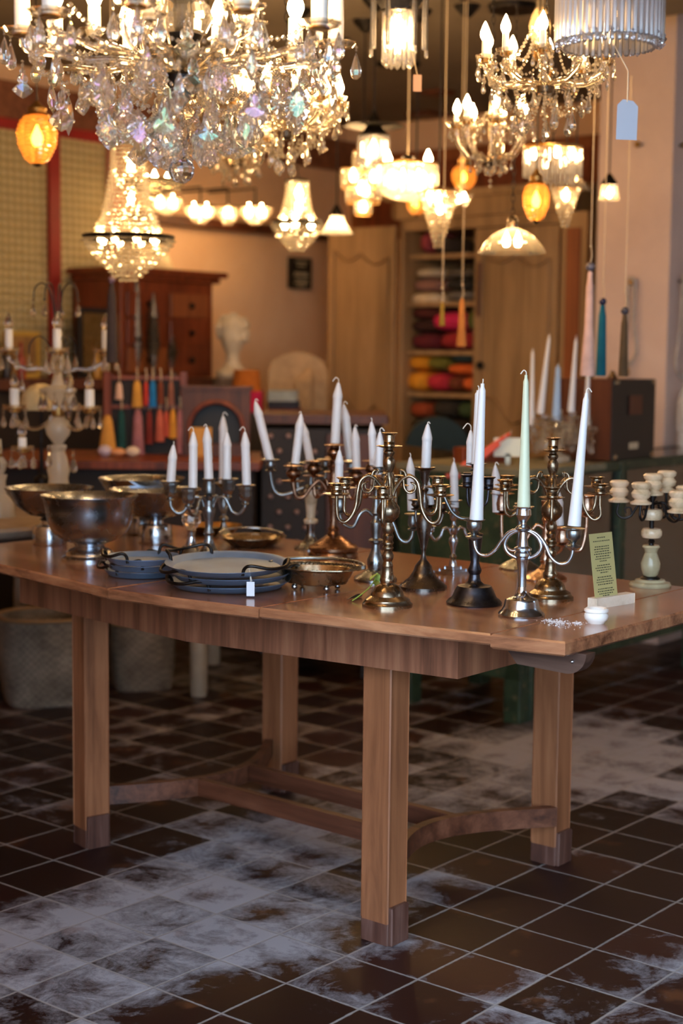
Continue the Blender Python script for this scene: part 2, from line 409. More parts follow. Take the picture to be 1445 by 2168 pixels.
    spot = t.math('MULTIPLY', t.math('SUBTRACT', ctr.outputs['Value'], .34), t.math('MULTIPLY', t.math('SUBTRACT', wn.outputs['Color'] if False else rnd, .25), .9))
    pat = t.noise(t.coord((1, 1, 1), 0, True, (3, 1, 0)), 9, 7, .72, 1.6)
    x = t.math('ADD', x, t.math('MULTIPLY', t.math('MAXIMUM', t.math('MINIMUM', x0, .36), -.3), .85))
    x = t.math('ADD', t.math('ADD', x, spot), t.math('MULTIPLY', t.math('SUBTRACT', pat, .5), .8))
    mr = t.new('ShaderNodeMapRange'); t.link(x, mr.inputs[0]); mr.inputs[1].default_value = 1.07; mr.inputs[2].default_value = 1.42; mr.inputs[3].default_value = .0; mr.inputs[4].default_value = .95
    col = t.mix(mr.outputs[0], base, lin(172, 170, 178))
    warm = t.noise(t.coord((1, 1, 1), 0, True, (5, 2, 0)), 6, 4)
    col = t.mix(t.ramp(warm, [(.62, (0, 0, 0)), (.72, (.5, .5, .5))]), col, lin(120, 74, 44))
    col = t.mix(t.math('MULTIPLY', grout, .85), col, lin(160, 154, 152))
    t.set(Base_Color=col, Specular_IOR_Level=.32)
    r = t.new('ShaderNodeMapRange'); t.link(mr.outputs[0], r.inputs[0]); r.inputs[3].default_value = .42; r.inputs[4].default_value = .75
    t.set(Roughness=r.outputs[0])
    hgt = t.math('ADD', t.math('MULTIPLY', grout, -1.0), t.math('MULTIPLY', t.noise(t.coord(), 12, 4), .5))
    t.bump(hgt, .25, .003); return t.mat
X['floor'] = floor_mat()
# ------------------------------------------------------------------ room shell
def struct(name, mb, m): return mb.build(name, m, kind='structure', smooth=0)
U0, V0, ZC = -6.3, 7.7, 2.76
def slab(u0, u1, v0, v1, z0, z1):
    return MB().box(uv((u0+u1)/2, (v0+v1)/2, (z0+z1)/2), (abs(u1-u0), abs(v1-v0), abs(z1-z0)), ANG)
struct('floor', slab(-9, 8, -8, 9.5, -.1, 0), X['floor'])
m = slab(U0-.1, -3.6, .9, V0+.1, ZC, ZC+.1)
for a in ((-3.6, 2.6, .9, 6.0, ZC, ZC+.1), (-3.6, 2.6, 6.0, V0+.1, 3.5, 3.6), (-3.7, -3.6, 6.0, V0+.1, ZC+.1, 3.5), (-3.6, 2.6, 5.9, 6.0, ZC+.1, 3.5), (-3.6, 2.6, V0, V0+.1, ZC, 3.5)):
    b_ = slab(*a); m.add(b_.v, b_.f)
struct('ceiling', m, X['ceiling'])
struct('wall_left', slab(U0-.12, U0, .9, V0+.1, 0, ZC), X['wall'])
struct('wall_back', slab(U0-.1, 2.6, V0, V0+.12, 0, ZC), X['wall'])
struct('wall_right_added', slab(2.5, 2.62, .9, V0+.1, 0, ZC), X['wall'])  # unseen side wall, added to cut cool daylight at the back
m = slab(U0-.1, -1.7, .8, .9, 0, ZC+.1)  # unseen front wall, added with a narrowed opening to limit daylight inside
for a in ((1.9, 2.6, .8, .9, 0, ZC+.1), (-1.7, 1.9, .8, .9, 2.42, ZC+.1)):
    b_ = slab(*a); m.add(b_.v, b_.f)
struct('wall_front_added', m, X['pillar'])
# pillar of pink plaster
cl = P(1098, 1535, 0); cu = cl.dot(U)
VP = (-(cu-.36)/.4705)*.907; 
pc = onv(1412, 700, VP)
up = pc.dot(U); UP = up
struct('wall_pillar', slab(up-.38, up, VP, V0, 0, 3.5), X['pillar'])
# brown beam and red framed embossed panels along the left wall
def onleft(px, py, off=0): p = onu(px, py, U0+off); return p.dot(V), p.z
vL, zt = onleft(0, 258, .04); vM, _ = onleft(112, 300, .04); vR, zt2 = onleft(236, 300, .04)
struct('trim_1', slab(U0, U0+.08, 2.0, V0, zt+.02, zt+.2), X['beam'])
mb = MB()
for (v0, v1) in ((3.6, vM-.03), (vM+.03, vR-.03)):
    b_ = slab(U0, U0+.03, v0, v1, .9, zt-.03); mb.add(b_.v, b_.f)
pan = mb.build('embossed_wall_panel', X['emboss'], smooth=0, label='cream embossed wall panelling behind the left shelf, set in a red frame', cat='wall panel')
mb = MB()
for (v0, v1, z0, z1) in ((3.6, vR+.03, zt-.03, zt+.02), (vM-.035, vM+.035, .9, zt-.03)):
    b_ = slab(U0, U0+.055, v0, v1, z0, z1); mb.add(b_.v, b_.f)
f_ = mb.build('red_frame', X['redpaint'], pan, smooth=0)
b_ = slab(U0, U0+.06, vR-.035, vR+.05, .9, zt-.03); b_.build('end_post', X['pinkpaint'], pan, smooth=0)
# shelf beam that carries the small lit baskets on the plaster wall
v0, z0 = onleft(300, 459, .1); v1, _ = onleft(690, 470, .1)
struct('trim_2', slab(U0, U0+.1, v0, V0, z0-.02, z0+.03), X['brownwood'])
# brown wooden panelling above the tall cupboard on the far wall
a = onv(745, 300, V0-.1); b = onv(1310, 300, V0-.1)
struct('trim_3', slab(a.dot(U), b.dot(U)+.2, V0-.1, V0, 2.05, 2.56), X['panelwood'])
mb = MB()
for k in range(5):
    uu = a.dot(U)+.12+k*.42
    b_ = slab(uu, uu+.34, V0-.12, V0-.095, 2.12, 2.49); mb.add(b_.v, b_.f)
struct('trim_4', mb, X['redwood'])

# ------------------------------------------------------------------ the table
ZT = .776
T0 = thing('walnut_dining_table', P(700, 1500, 0)*1 + Vector((0, 0, 0)), 'long walnut draw-leaf table with square legs carrying the candelabra and trays', 'table')
L0 = P(815, 2005, 0)                         # foot of the nearest leg
def tp(u, v, z): return L0+U*u+V*v+Vector((0, 0, z))
def tuv(p): d = p-L0; return d.dot(U), d.dot(V)
front = [tuv(P(x, y, ZT)) for x, y in ((228, 1246), (548, 1286), (1038, 1342), (1196, 1359))]
lf = tuv(P(0, 1194, ZT))
uR = front[-1][0]; vB = tuv(P(1326, 1226, ZT))[1]; vB2 = tuv(P(604, 1140, ZT))[1]
uL = -1.045-uR+.05
dv = (lf[1]-front[0][1])/(lf[0]-front[0][0])
left_end = (uL, front[0][1]+dv*(uL-front[0][0]))
def vback(u): return vB+(vB2-vB)*(u-(-.02))/(-1.0)
def section(u0, u1, pts, name, th, dz=0):
    poly = pts+[(u1, vback(u1)), (u0, vback(u0))]
    b = .004; mb = MB(); n = len(poly)
    cx_ = sum(p[0] for p in poly)/n; cy_ = sum(p[1] for p in poly)/n
    def ring(ins, z): return [tp(p[0]-ins*(1 if p[0] > cx_ else -1), p[1]-ins*(1 if p[1] > cy_ else -1), z) for p in poly]
    rings = [ring(b, ZT-th-dz), ring(0, ZT-th+b-dz), ring(0, ZT-b-dz), ring(b*.8, ZT-dz)]
    vs = [q for r in rings for q in r]
    fs = [(i*n+k, i*n+(k+1) % n, (i+1)*n+(k+1) % n, (i+1)*n+k) for i in range(3) for k in range(n)]
    fs += [tuple(range(n))[::-1], tuple(range(3*n, 4*n))]
    mb.add(vs, fs); return mb.build(name, X['top'], T0, smooth=30)
def fv(u):
    pts = [left_end]+front
    for (a, b) in zip(pts, pts[1:]):
        if a[0] <= u <= b[0]: return a[1]+(b[1]-a[1])*(u-a[0])/(b[0]-a[0])
    return pts[-1][1]
us = [uL, front[0][0], front[1][0], front[2][0]+.0, uR]
g = .0018
section(us[0], us[1]-g, [left_end, (us[1]-g, fv(us[1]-g))], 'table_leaf', .026)
section(us[1]+g, us[2]-g, [(us[1]+g, fv(us[1]+g)), ((us[1]+us[2])/2, fv((us[1]+us[2])/2)-.006), (us[2]-g, fv(us[2]-g))], 'tabletop', .026, .0006)
section(us[2]+g, us[3], [(us[2]+g, fv(us[2]+g)), ((us[2]+us[3])/2, fv((us[2]+us[3])/2)-.004), (us[3], fv(us[3]))], 'tabletop', .024)
section(us[3], us[4], [(us[3], fv(us[3])), (us[4], fv(us[4]))], 'table_leaf', .030)
# apron
zb = .645; zt_ = ZT-.027
ap = [tuv(P(x, y, zb)) for x, y in ((42, 1275), (393, 1358), (968, 1438))]
apb = ap[2][1]+.84
def apron(pts, name):
    mb = MB(); th = .022
    for (a, b) in zip(pts, pts[1:]):
        A, B = Vector((a[0], a[1], 0)), Vector((b[0], b[1], 0)); d = (B-A).normalized(); n = Vector((-d.y, d.x, 0))
        q = [A, B, B+n*th, A+n*th]
        mb.prism([(p.x, p.y) for p in q], zb, zt_, 0, lambda v: tp(v.x, v.y, v.z))
    return mb.build(name, X['apron'], T0, smooth=0)
apron([ap[0], (ap[1][0]-.0015, ap[1][1])], 'apron'); apron([(ap[1][0]+.0015, ap[1][1]), ap[2]], 'apron')
apron([ap[2], (ap[2][0], vback(0)-.09)], 'apron')
apron([(ap[2][0], vback(0)-.1), (ap[0][0], vback(-1)-.1)], 'apron')
apron([(ap[0][0], vback(-1)-.1), ap[0]], 'apron')
# legs
def leg(u, v, w, d, rz, name='leg'):
    c = tp(u, v, 0); mb = MB()
    R = ANG+rz
    mb.box(c+Vector((0, 0, (.05+zt_)/2)), (w, d, zt_-.05), R, 0, .003)
    lg = mb.build(name, X['leg'], T0, smooth=30)
    f = MB().box(c+Vector((0, 0, .028)), (w*.97, d*.97, .055), R, 0, .002)
    ux = Vector((math.cos(R), math.sin(R), 0))
    f.box(c+ux*(w*.5+.002)+Vector((0, 0, .045)), (.014, d*.9, .088), R, 0, .003)
    f.build('foot_block', X['foot'], lg, smooth=30)
    return lg
W_ = .078
LF = tuv(P(167, 1795, 0)); LBR = tuv(P(1180, 1836, 0)); LBL = tuv(P(568, 1674, 0))
leg(-W_/2+.005, .036, .08, .072, 0)
leg(LBR[0]-.045, LBR[1]+.032, .078, .074, 0)
leg(LF[0]+.0, LF[1]+.045, .074, .074, math.radians(-14))
leg(LBL[0]+.01, LBL[1]+.04, .08, .078, 0)
# stretchers
zs = .135
def arcpts(A, B, bulge, n=18):
    return [(A[0]+(B[0]-A[0])*k/n+bulge*math.sin(PI*k/n), A[1]+(B[1]-A[1])*k/n) for k in range(n+1)]
def bent(pts, name, th=.024, h=.05):
    mb = MB(); n = len(pts); vs = []
    for i, p in enumerate(pts):
        a = pts[max(i-1, 0)]; b = pts[min(i+1, n-1)]; d = Vector((b[0]-a[0], b[1]-a[1])).normalized(); nn = (-d.y*th/2, d.x*th/2)
        for (s, z) in ((1, zs-h/2), (1, zs+h/2), (-1, zs+h/2), (-1, zs-h/2)): vs.append(tp(p[0]+s*nn[0], p[1]+s*nn[1], z))
    fs = [(i*4+k, i*4+(k+1) % 4, (i+1)*4+(k+1) % 4, (i+1)*4+k) for i in range(n-1) for k in range(4)]
    fs += [(0, 1, 2, 3), tuple((n-1)*4+k for k in (3, 2, 1, 0))]
    return mb.add(vs, fs).build(name, X['rail'], T0, smooth=50)
rA, rB = (-.03, .06), (LBR[0]-.06, LBR[1]+.0)
bent(arcpts((rA[0]+.02, rA[1]), (rB[0]+.05, rB[1]), -.17), 'stretcher')
lA, lB = (LF[0]+.02, LF[1]+.07), (LBL[0]-.0, LBL[1]+.0)
bent(arcpts(lA, lB, .15), 'stretcher')
for k, vv in enumerate((.30, .50)):
    s = math.sin(PI*(vv/.75)); a = (lA[0]+.15*s+.0, LF[1]+vv); b = (-.17*s, vv)
    bent([a, ((a[0]+b[0])/2, (a[1]+b[1])/2), b], 'stretcher', .022, .046)
# runner of the drawn leaf with its rounded end
mb = MB(); r_ = .024; zt2 = ZT-.031; n = 10
u1 = uR+.015; vr = fv(uR)+.055
prof = [(-.12, zt2), (-.12, zt2-2*r_+.006)]+[(u1-.05+.05*math.sin(a), zt2-2*r_*(.5+.5*math.cos(a)) ) for a in [PI/2*k/n*2 for k in range(1, n)]]+[(u1-.05, zt2)]
prof = [(us[3]-.02, zt2), (us[3]-.02, zt2-.006), (u1-.16, zt2-.040), (u1-.045, zt2-.044)]+[(u1-.045+.045*math.sin(PI/2*k/n), zt2-.044*math.cos(PI/2*k/n)) for k in range(1, n+1)]
mb.prism(prof, 0, .035, 0, lambda p: tp(p.x, vr+p.z, p.y))
mb.build('leaf_runner', X['runner'], T0, smooth=40)
mb = MB().ball(tp(u1-.03, vr-.001, zt2-.018), .004, 8, 6); mb.build('screw', X['silver'], T0)
# ------------------------------------------------------------------ candelabra on the table
class Stand:
    """a piece standing at the photo point (px,py) of a surface; pixel sizes are turned into metres at its depth"""
    def __init__(s, name, px, py, label, cat, mat, z=ZT, group=None, Y=None):
        s.c = P(px, py, z) if Y is None else Q(px, py, Y)
        if Y is not None: s.c.z = z
        s.px = px; s.Y = s.c.y; s.mat = mat
        s.k = (s.c.y*cp-(s.c.z-H)*sp*1.0)/F
        s.k = s.c.y/F*1.0
        s.t = thing(name, s.c, label, cat, group); s.py = py
    def z(s, py): return Q(s.px, py, s.Y).z
    def at(s, r, az, py, px=None):
        a = math.radians(az)
        return Vector((s.c.x+r*s.k*math.cos(a), s.c.y+r*s.k*math.sin(a), s.z(py)))
    def lathe(s, name, prof, mat=None, seg=32, parent=None, floor=False, dx=0, smooth=35):
        pr = [(max(r, 0.01)*s.k, s.z(y)) for r, y in prof]
        if floor: pr = [(pr[0][0], s.c.z)]+pr[1:]
        return MB().lathe((s.c.x+dx*s.k, s.c.y, 0), pr, seg).build(name, mat or s.mat, parent or s.t, smooth=smooth)
    def holder(s, parent, r, az, py, pan=18, cup=12, h=26, mat=None, style=0, tilt=0):
        """drip pan at py, cup of height h above; returns (cup top centre, cup object)"""
        p = s.at(r, az, py); k = s.k; m = mat or s.mat
        ax = Matrix.Rotation(math.radians(tilt), 3, 'Y') if tilt else None
        if style == 0:      # flat saucer then ringed cup with flared lip
            MB().lathe(p, [(0.001, -3*k), (4*k, -3*k), (pan*.6*k, -1.5*k), (pan*k, 1.5*k), (pan*1.02*k, 2.2*k), (pan*.6*k, .5*k), (3*k, .8*k)], 28, axis=ax).build('drip_pan', m, parent)
            MB().lathe(p, [(cup*.8*k, 0), (cup*.95*k, 2*k), (cup*.9*k, 5*k), (cup*.98*k, 6*k), (cup*.9*k, 8*k), (cup*.98*k, 10*k), (cup*.9*k, 12*k), (cup*.96*k, (h-8)*k), (cup*.95*k, (h-5)*k), (cup*1.4*k, (h-1)*k), (cup*1.42*k, h*k), (cup*.85*k, (h-1.5)*k), (cup*.8*k, (h-9)*k), (0.001, (h-9)*k)], 28, axis=ax).build('candle_cup', m, parent)
        elif style == 1:    # wide lip on top of a vase-like cup, knob underneath
            MB().lathe(p, [(2*k, -2*k), (pan*.55*k, 0), (pan*.6*k, 2.5*k), (4*k, 4*k), (cup*.6*k, 5*k), (cup*.95*k, 9*k), (cup*1.05*k, h*.55*k), (cup*.85*k, (h-5)*k), (cup*.9*k, (h-3)*k), (pan*.95*k, h*k), (pan*k, (h+1)*k), (cup*.8*k, (h-1)*k), (cup*.75*k, (h-9)*k), (0.001, (h-9)*k)], 28, axis=ax).build('candle_cup', m, parent)
        elif style == 2:    # onyx egg cup
            MB().lathe(p, [(cup*1.05*k, 0), (cup*1.1*k, 4*k), (cup*.75*k, 7*k), (cup*.6*k, 10*k), (cup*.9*k, 15*k), (cup*1.0*k, 23*k), (cup*.72*k, 31*k), (cup*.95*k, 36*k), (cup*1.0*k, 42*k), (cup*.8*k, 46*k), (cup*.45*k, 44*k), (cup*.42*k, 34*k), (0.001, 34*k)], 28).build('candle_cup', m, parent)
        elif style == 3:    # bulb cup with pan on top and pan below (copper)
            MB().lathe(p, [(0.001, -3*k), (5*k, -3*k), (pan*.95*k, 0), (pan*k, 1*k), (pan*.5*k, 1.5*k), (3*k, 2*k)], 28).build('drip_pan', m, parent)
            MB().lathe(p, [(5*k, 1*k), (6*k, 4*k), (cup*k, 10*k), (cup*1.15*k, 16*k), (cup*k, 22*k), (cup*.6*k, 26*k), (cup*.65*k, 29*k), (pan*.85*k, 31*k), (pan*.87*k, 32.5*k), (cup*.6*k, 31*k), (cup*.55*k, 24*k), (0.001, 24*k)], 28).build('candle_cup', m, parent)
        return p+Vector((0, 0, h*k))
    def arm(s, pts, az, r=3.2, mat=None, scroll=None, az2=None, name='arm', n=6, taper=1.0):
        P3 = [s.at(q[0], az if len(q) < 3 else az+q[2], q[1]) for q in pts]
        c = crom(P3, n); mb = MB().tube(c, [r*s.k*(1-(1-taper)*i/(len(c)-1)) for i in range(len(c))], 8)
        if scroll:
            for sc_ in (scroll if isinstance(scroll[0][0], (tuple, list)) else [scroll]):
                q = crom([s.at(a, az, b) for a, b in sc_], n); mb.tube(q, [r*.8*s.k*(1-.45*i/(len(q)-1)) for i in range(len(q))], 7)
        return mb.build(name, mat or s.mat, s.t, smooth=60)
def candle(Y, b, t, rb, rt, label, mat='wax', style='house', wick=0, group=None, Yt=None):
    """candle from the photo point b (foot) to t (tip) at depth Y; radii in pixels"""
    B = Q(b[0], b[1], Y); T_ = Q(t[0], t[1], Yt or Y); d = T_-B; L = d.length; k = Y/F
    n = 40; pts = []; rs = []
    for i in range(n+1):
        f = i/n; pts.append(B+d*f)
        if style == 'house':
            e = (1-f)*L/(rb*k); r = rb*(1-.04*f) if e > 2.6 else rb*(.22+.78*(max(e, 0)/2.6)**.8)
            r += rb*.07 if 2.6 < e < 3.3 else 0
        else: r = rb+(rt-rb)*f**.9; r = r if f < .97 else r*.6
        rs.append(r*k)
    o = MB().tube(pts, rs, 16).build('candle', X[mat], None, 50, origin=B, label=label, cat='candle', group=group)
    w = rb*k; a = random.uniform(-.6, .6)
    if wick:
        up = Vector((0, 0, 1)); sd = Vector((math.copysign(1, wick), .2, 0)); s = abs(wick)*k*6
        q = crom([T_-up*.003, T_+up*s*.9, T_+up*s*1.5+sd*s*.7, T_+up*s*.9+sd*s*1.3, T_+up*s*.3+sd*s*1.7], 4)
    else: q = crom([T_-Vector((0, 0, .003)), T_+Vector((.001, 0, .006)), T_+Vector((.003*a, 0, .010))], 3)
    MB().tube(q, .0013, 6).build('wick', X['wick'] if mat != 'x' else X['wick'], o, 80)
    return o
GC = None
# 1 --- brass five-branched candelabra (nearest) and its twin behind the silver one
def brass(px, py, s, label, spec, tw=None):
    """s scales the nearest one's pixel profile"""
    S_ = Stand('brass_candelabrum', px, py, label, 'candelabrum', X['brass'])
    y = lambda v: py+(v-1285)*s
    f = lambda pr: [(a*s, y(b)) for a, b in pr]
    S_.lathe('base', f([(54, 1285), (54, 1279), (50, 1276), (48, 1270), (36, 1262), (33, 1252), (31, 1250), (27, 1243), (17, 1238), (15, 1234)]), floor=True, seg=48)
    S_.lathe('stem', f([(15, 1236), (17, 1230), (16, 1226), (14, 1222), (12, 1212), (11, 1202), (12, 1200), (11, 1196), (9, 1190), (12, 1184), (13, 1178), (11, 1172), (8, 1168), (12, 1163), (12, 1160), (9, 1157), (12, 1153), (12, 1150), (9, 1146), (11, 1141), (12, 1136), (9, 1131), (12, 1126), (13, 1118), (10, 1112), (9, 1108), (14, 1104), (22, 1096), (25, 1086), (24, 1076), (17, 1066), (13, 1062), (11, 1056), (10, 1040), (11, 1030), (11, 1014), (9, 1008), (7, 1002), (10, 996), (13, 986), (13, 976), (8, 968), (12, 962), (12, 958), (8, 954), (9, 950)]))
    S_.holder(S_.t, 0, 0, y(948), 28*s, 12.5*s, 30*s)
    for (az, R, pany) in spec:
        o = (pany-1048)*s
        A = S_.arm([(10*s, y(1050)), (16*s, y(1034)), (30*s, y(1016)), (46*s, y(1009)), (62*s, y(1020)), (68*s, y(1045)), (72*s, y(1075)+o*.6), (84*s, y(1098)+o), (98*s, y(1106)+o), (110*s, y(1096)+o), (R*s, y(1072)+o), (R*s, y(1050)+o)], az, 3.9*s,
                   scroll=[[(32*s, y(1017)), (34*s, y(1034)), (44*s, y(1044)), (56*s, y(1040)), (58*s, y(1028)), (50*s, y(1024))], [(38*s, y(1012)), (34*s, y(1000)), (26*s, y(998)), (26*s, y(1006))]])
        S_.holder(A, R*s, az, y(1048)+o, 29*s, 13*s, 24*s)
    return S_
br1 = brass(819, 1283, 1.0, 'tarnished brass candelabrum with empty cups, nearest the long front edge of the table', [(193, 113, 1048), (148, 110, 1042), (262, 110, 1047), (20, 113, 1036), (345, 112, 1048), (80, 110, 1040)])
br2 = brass(1163, 1268, .93, 'tarnished brass candelabrum with empty cups standing behind the silver two-armed one', [(190, 112, 1037), (150, 112, 1033), (262, 108, 1046), (22, 116, 1033), (350, 108, 1044), (85, 108, 1036)])
# 2 --- silver two-armed candelabrum in front, with three long tapers
S8 = Stand('silver_candelabrum', 1103, 1303, 'silver candelabrum with crossed arms and long tapers, nearest the table corner', 'candelabrum', X['silver'])
S8.lathe('base', [(49, 1304), (50, 1299), (48, 1296), (43, 1292), (38, 1283), (36, 1272), (34, 1268), (28, 1266), (18, 1262), (13, 1256), (10, 1248), (9, 1242)], floor=True, seg=48)
S8.lathe('stem', [(9, 1246), (9, 1226), (10, 1205), (13, 1186), (14, 1184), (14, 1180), (18, 1176), (18, 1170), (14, 1167), (19, 1164), (19, 1160), (12, 1156), (11, 1150), (9, 1140), (8, 1126), (16, 1122), (17, 1118), (14, 1114), (6, 1110), (6, 1106), (11, 1100), (17, 1090), (16, 1080), (15, 1077), (22, 1074), (23, 1072), (13, 1075), (13, 1082), (.01, 1082)])
for az, dy in ((-22, 4), (158, -4)):
    A = S8.arm([(-12, 1182), (-32, 1172), (-40, 1155), (-30, 1134), (-4, 1122), (26, 1126), (46, 1146), (60, 1170+dy), (78, 1184+dy), (96, 1182+dy), (106, 1168+dy), (109, 1150+dy)], az, 4.6, taper=.85)
    # a second fluted strand
    p = S8.at(109, az, 1148+dy); k = S8.k
    MB().lathe(p, [(3*k, -8*k), (6*k, -4*k), (17*k, 0), (18*k, 2.5*k), (7*k, 5*k), (5*k, 8*k), (9*k, 12*k), (16*k, 20*k), (17*k, 30*k), (16*k, 35*k), (23*k, 38*k), (24*k, 39.5*k), (14*k, 37*k), (13*k, 28*k), (.0005, 28*k)], 32).build('candle_cup', X['pewter'], A)
cA = S8.at(109, -22, 1148); cB = S8.at(109, 158, 1144)
candle(S8.Y, (1108, 1078), (1113, 794), 14.5, 5.5, 'long pale green taper in the middle cup of the silver two-armed candelabrum', 'wax_green', 'taper', -1.1)
candle(cA.y, (1215, 1113), (1241, 832), 14.5, 6, 'long white taper with a bent wick in the end cup nearest the white pot', 'wax', 'taper', 1.1)
candle(cB.y, (1008, 1100), (1021, 812), 15, 7, 'long thick white taper rising above the black candlestick foot', 'wax', 'taper', 0)
# 3 --- black candlestick / candelabrum
S7 = Stand('black_candelabrum', 1003, 1278, 'blackened candelabrum with heavy stepped foot and dark tiered cups behind the silver one', 'candelabrum', X['gun'])
S7.lathe('base', [(59, 1281), (60, 1275), (56, 1270), (48, 1264), (42, 1250), (36, 1240), (22, 1237), (14, 1230), (12, 1222), (11, 1214)], floor=True, seg=48)
S7.lathe('stem', [(11, 1216), (14, 1212), (15, 1206), (12, 1200), (11, 1196), (9, 1190), (12, 1170), (14, 1150), (16, 1134), (17, 1130), (8, 1126), (7, 1090), (9, 1060), (12, 1040), (7, 1034), (22, 1030), (23, 1028), (8, 1024), (8, 1012), (12, 1004), (8, 998)])
S7.holder(S7.t, 0, 0, 996, 24, 12, 14, style=1)
for az, R, cyy in ((205, 22, 1030), (25, 30, 1036), (100, 50, 1030)):
    A = S7.arm([(6, 1062), (R*.5, 1072), (R*.9, 1062), (R, cyy)], az, 3.2); S7.holder(A, R, az, cyy, 20, 11, 26)
for az, R, cyy in ((178, 68, 1118),):
    S7.arm([(5, 1098), (30, 1098), (50, 1085), (64, 1060), (70, 1046)], az, 4, X['pewter'])
candle(S7.Y+.01, (1009, 984), (1012, 826), 12, 7, 'white taper standing just behind the thick one above the black candelabrum', 'wax', 'taper', 0)
candle(S7.Y+.05, (995, 985), (996, 911), 9, 7, 'short white candle with a hooked wick beside the black candelabrum top', 'wax', 'house', -1.6)
# 4 --- steel trumpet based one
S5 = Stand('steel_candelabrum', 895, 1246, 'grey steel candelabrum with a wide bell-shaped foot and vase-shaped stem', 'candelabrum', X['pewter_dark'])
S5.lathe('base', [(51, 1247), (51, 1240), (47, 1236), (40, 1230), (30, 1222), (22, 1210), (18, 1198), (12, 1190), (7, 1184), (5, 1176)], floor=True, seg=48)
S5.lathe('stem', [(5, 1178), (4, 1172), (5, 1164), (7, 1158), (7, 1156), (9, 1148), (15, 1126), (17, 1108), (15, 1096), (8, 1086), (6, 1076), (9, 1066), (9, 1058), (5, 1050), (6, 1042), (9, 1036), (6, 1030), (6, 1022), (9, 1016), (10, 1004), (13, 996), (22, 991), (23, 989), (11, 991), (10, 998), (.01, 998)])
for az, R, t_ in ((10, 40, 1086), (150, 20, 1080), (75, 60, 1082)):
    A = S5.arm([(6, 1080), (R*.4, 1105), (R*.8, 1110), (R, 1094), (R, t_)], az, 3.2); S5.holder(A, R, az, t_, 18, 10, 20, style=1)
candle(S5.Y, (901, 992), (905, 898), 10.5, 8, 'white candle in the top cup of the bell-footed steel candelabrum', 'wax', 'house', .5)
candle(S5.Y+.02, (911, 1068), (907, 1020), 8, 6, 'small white candle low beside the stem of the bell-footed candelabrum', 'wax', 'house', 0)
# 5 --- pewter with fluted vase knob, behind the near brass one
S4 = Stand('pewter_candelabrum', 794, 1228, 'grey pewter candelabrum with a fluted vase stem, half hidden by the near brass one', 'candelabrum', X['pewter'])
S4.lathe('base', [(46, 1229), (46, 1224), (42, 1220), (30, 1214), (22, 1208), (16, 1204)], floor=True, seg=40)
S4.lathe('stem', [(16, 1205), (18, 1194), (18, 1184), (12, 1170), (8, 1160), (8, 1152), (15, 1148), (16, 1143), (9, 1139), (9, 1132), (11, 1122), (13, 1110), (13, 1106), (8, 1100), (7, 1092), (13, 1086), (10, 1078), (8, 1070), (6, 1050), (8, 1036), (13, 1026)])
S4.holder(S4.t, 4, 0, 1000, 18, 12, 12, style=1)
for az, R, ty in ((196, 80, 1078), (-8, 79, 1112), (80, 60, 1080), (15, 20, 1010)):
    dy = ty-1110
    if R == 20: A = S4.arm([(4, 1060), (R, 1050), (R, 1030)], az, 3); S4.holder(A, R, az, 1024, 18, 11, 22, style=1); continue
    A = S4.arm([(8, 1100+dy*.3), (22, 1090+dy*.3), (36, 1104+dy*.5), (50, 1136+dy*.7), (66, 1144+dy), (76, 1134+dy), (R, 1120+dy)], az, 4)
    S4.holder(A, R, az, 1118+dy, 19, 11, 34, style=1)
Yc = S4.at(80, 196, 1000).y
candle(Yc, (717, 1050), (718, 953), 9.2, 7, 'short white candle standing in front of the bronze stem at its middle', 'wax', 'house', 0)
candle(S4.at(79, -8, 1000).y, (871, 1081), (868, 968), 9, 7, 'white candle in the lowest side cup of the fluted pewter candelabrum', 'wax', 'house', 0)
candle(S4.Y, (801, 1004), (804, 914), 8.5, 7, 'white candle with a curled wick right beside the near brass top cup', 'wax', 'house', .9)
candle(S4.Y+.06, (797, 1000), (795, 955), 7, 6, 'thin white candle stub beside the curled-wick candle', 'wax', 'house', 0)
candle(S4.Y+.12, (790, 984), (786, 893), 8.8, 7, 'white candle above the bronze cup behind the near brass candelabrum', 'wax', 'house', 0)
# 6 --- bronze five-light with drum foot
S3 = Stand('bronze_candelabrum', 705, 1178, 'reddish bronze candelabrum with a thick round drum foot and bulb-shaped cups', 'candelabrum', X['copper'])
S3.lathe('base', [(52, 1182), (53, 1176), (52, 1170), (50, 1167), (53, 1163), (53, 1158), (50, 1155), (42, 1152), (30, 1143), (20, 1136), (14, 1133)], floor=True, seg=56)
S3.lathe('stem', [(12, 1134), (14, 1130), (11, 1124), (13, 1119), (9, 1114), (8, 1106), (9, 1080), (12, 1050), (14, 1042), (24, 1038), (25, 1036), (14, 1033), (12, 1022), (9, 1010), (9, 996), (12, 986), (8, 978), (12, 974)])
S3.holder(S3.t, 0, 0, 974, 26, 14, 30, style=3)
for az, R, ty in ((190, 87, 1018), (150, 50, 1010), (-20, 50, 1022), (28, 92, 1010), (90, 60, 1004)):
    A = S3.arm([(10, 1046), (6+R*.2, 1024), (R*.38, 1018), (R*.55, 1030), (R*.75, 1052), (R*.93, 1050), (R, ty+8), (R, ty)], az, 4, scroll=[(R*.3, 1022), (R*.2, 1040), (R*.34, 1048), (R*.42, 1038)])
    S3.holder(A, R, az, ty, 25, 14, 30, style=3)
candle(S3.Y, (709, 938), (716, 810), 10, 7.5, 'tallest white candle, in the bronze candelabrum middle cup, with a looped wick', 'wax', 'house', -1.2)
candle(S3.at(50, -20, 1000).y, (754, 990), (751, 904), 9.3, 7, 'short straight white candle in the bronze candelabrum near side cup', 'wax', 'house', .5)
candle(S3.at(87, 190, 1000).y, (625, 981), (637, 876), 9.2, 7.5, 'leaning white candle tilted towards its neighbour, in the bronze end cup', 'wax', 'house', -.5)
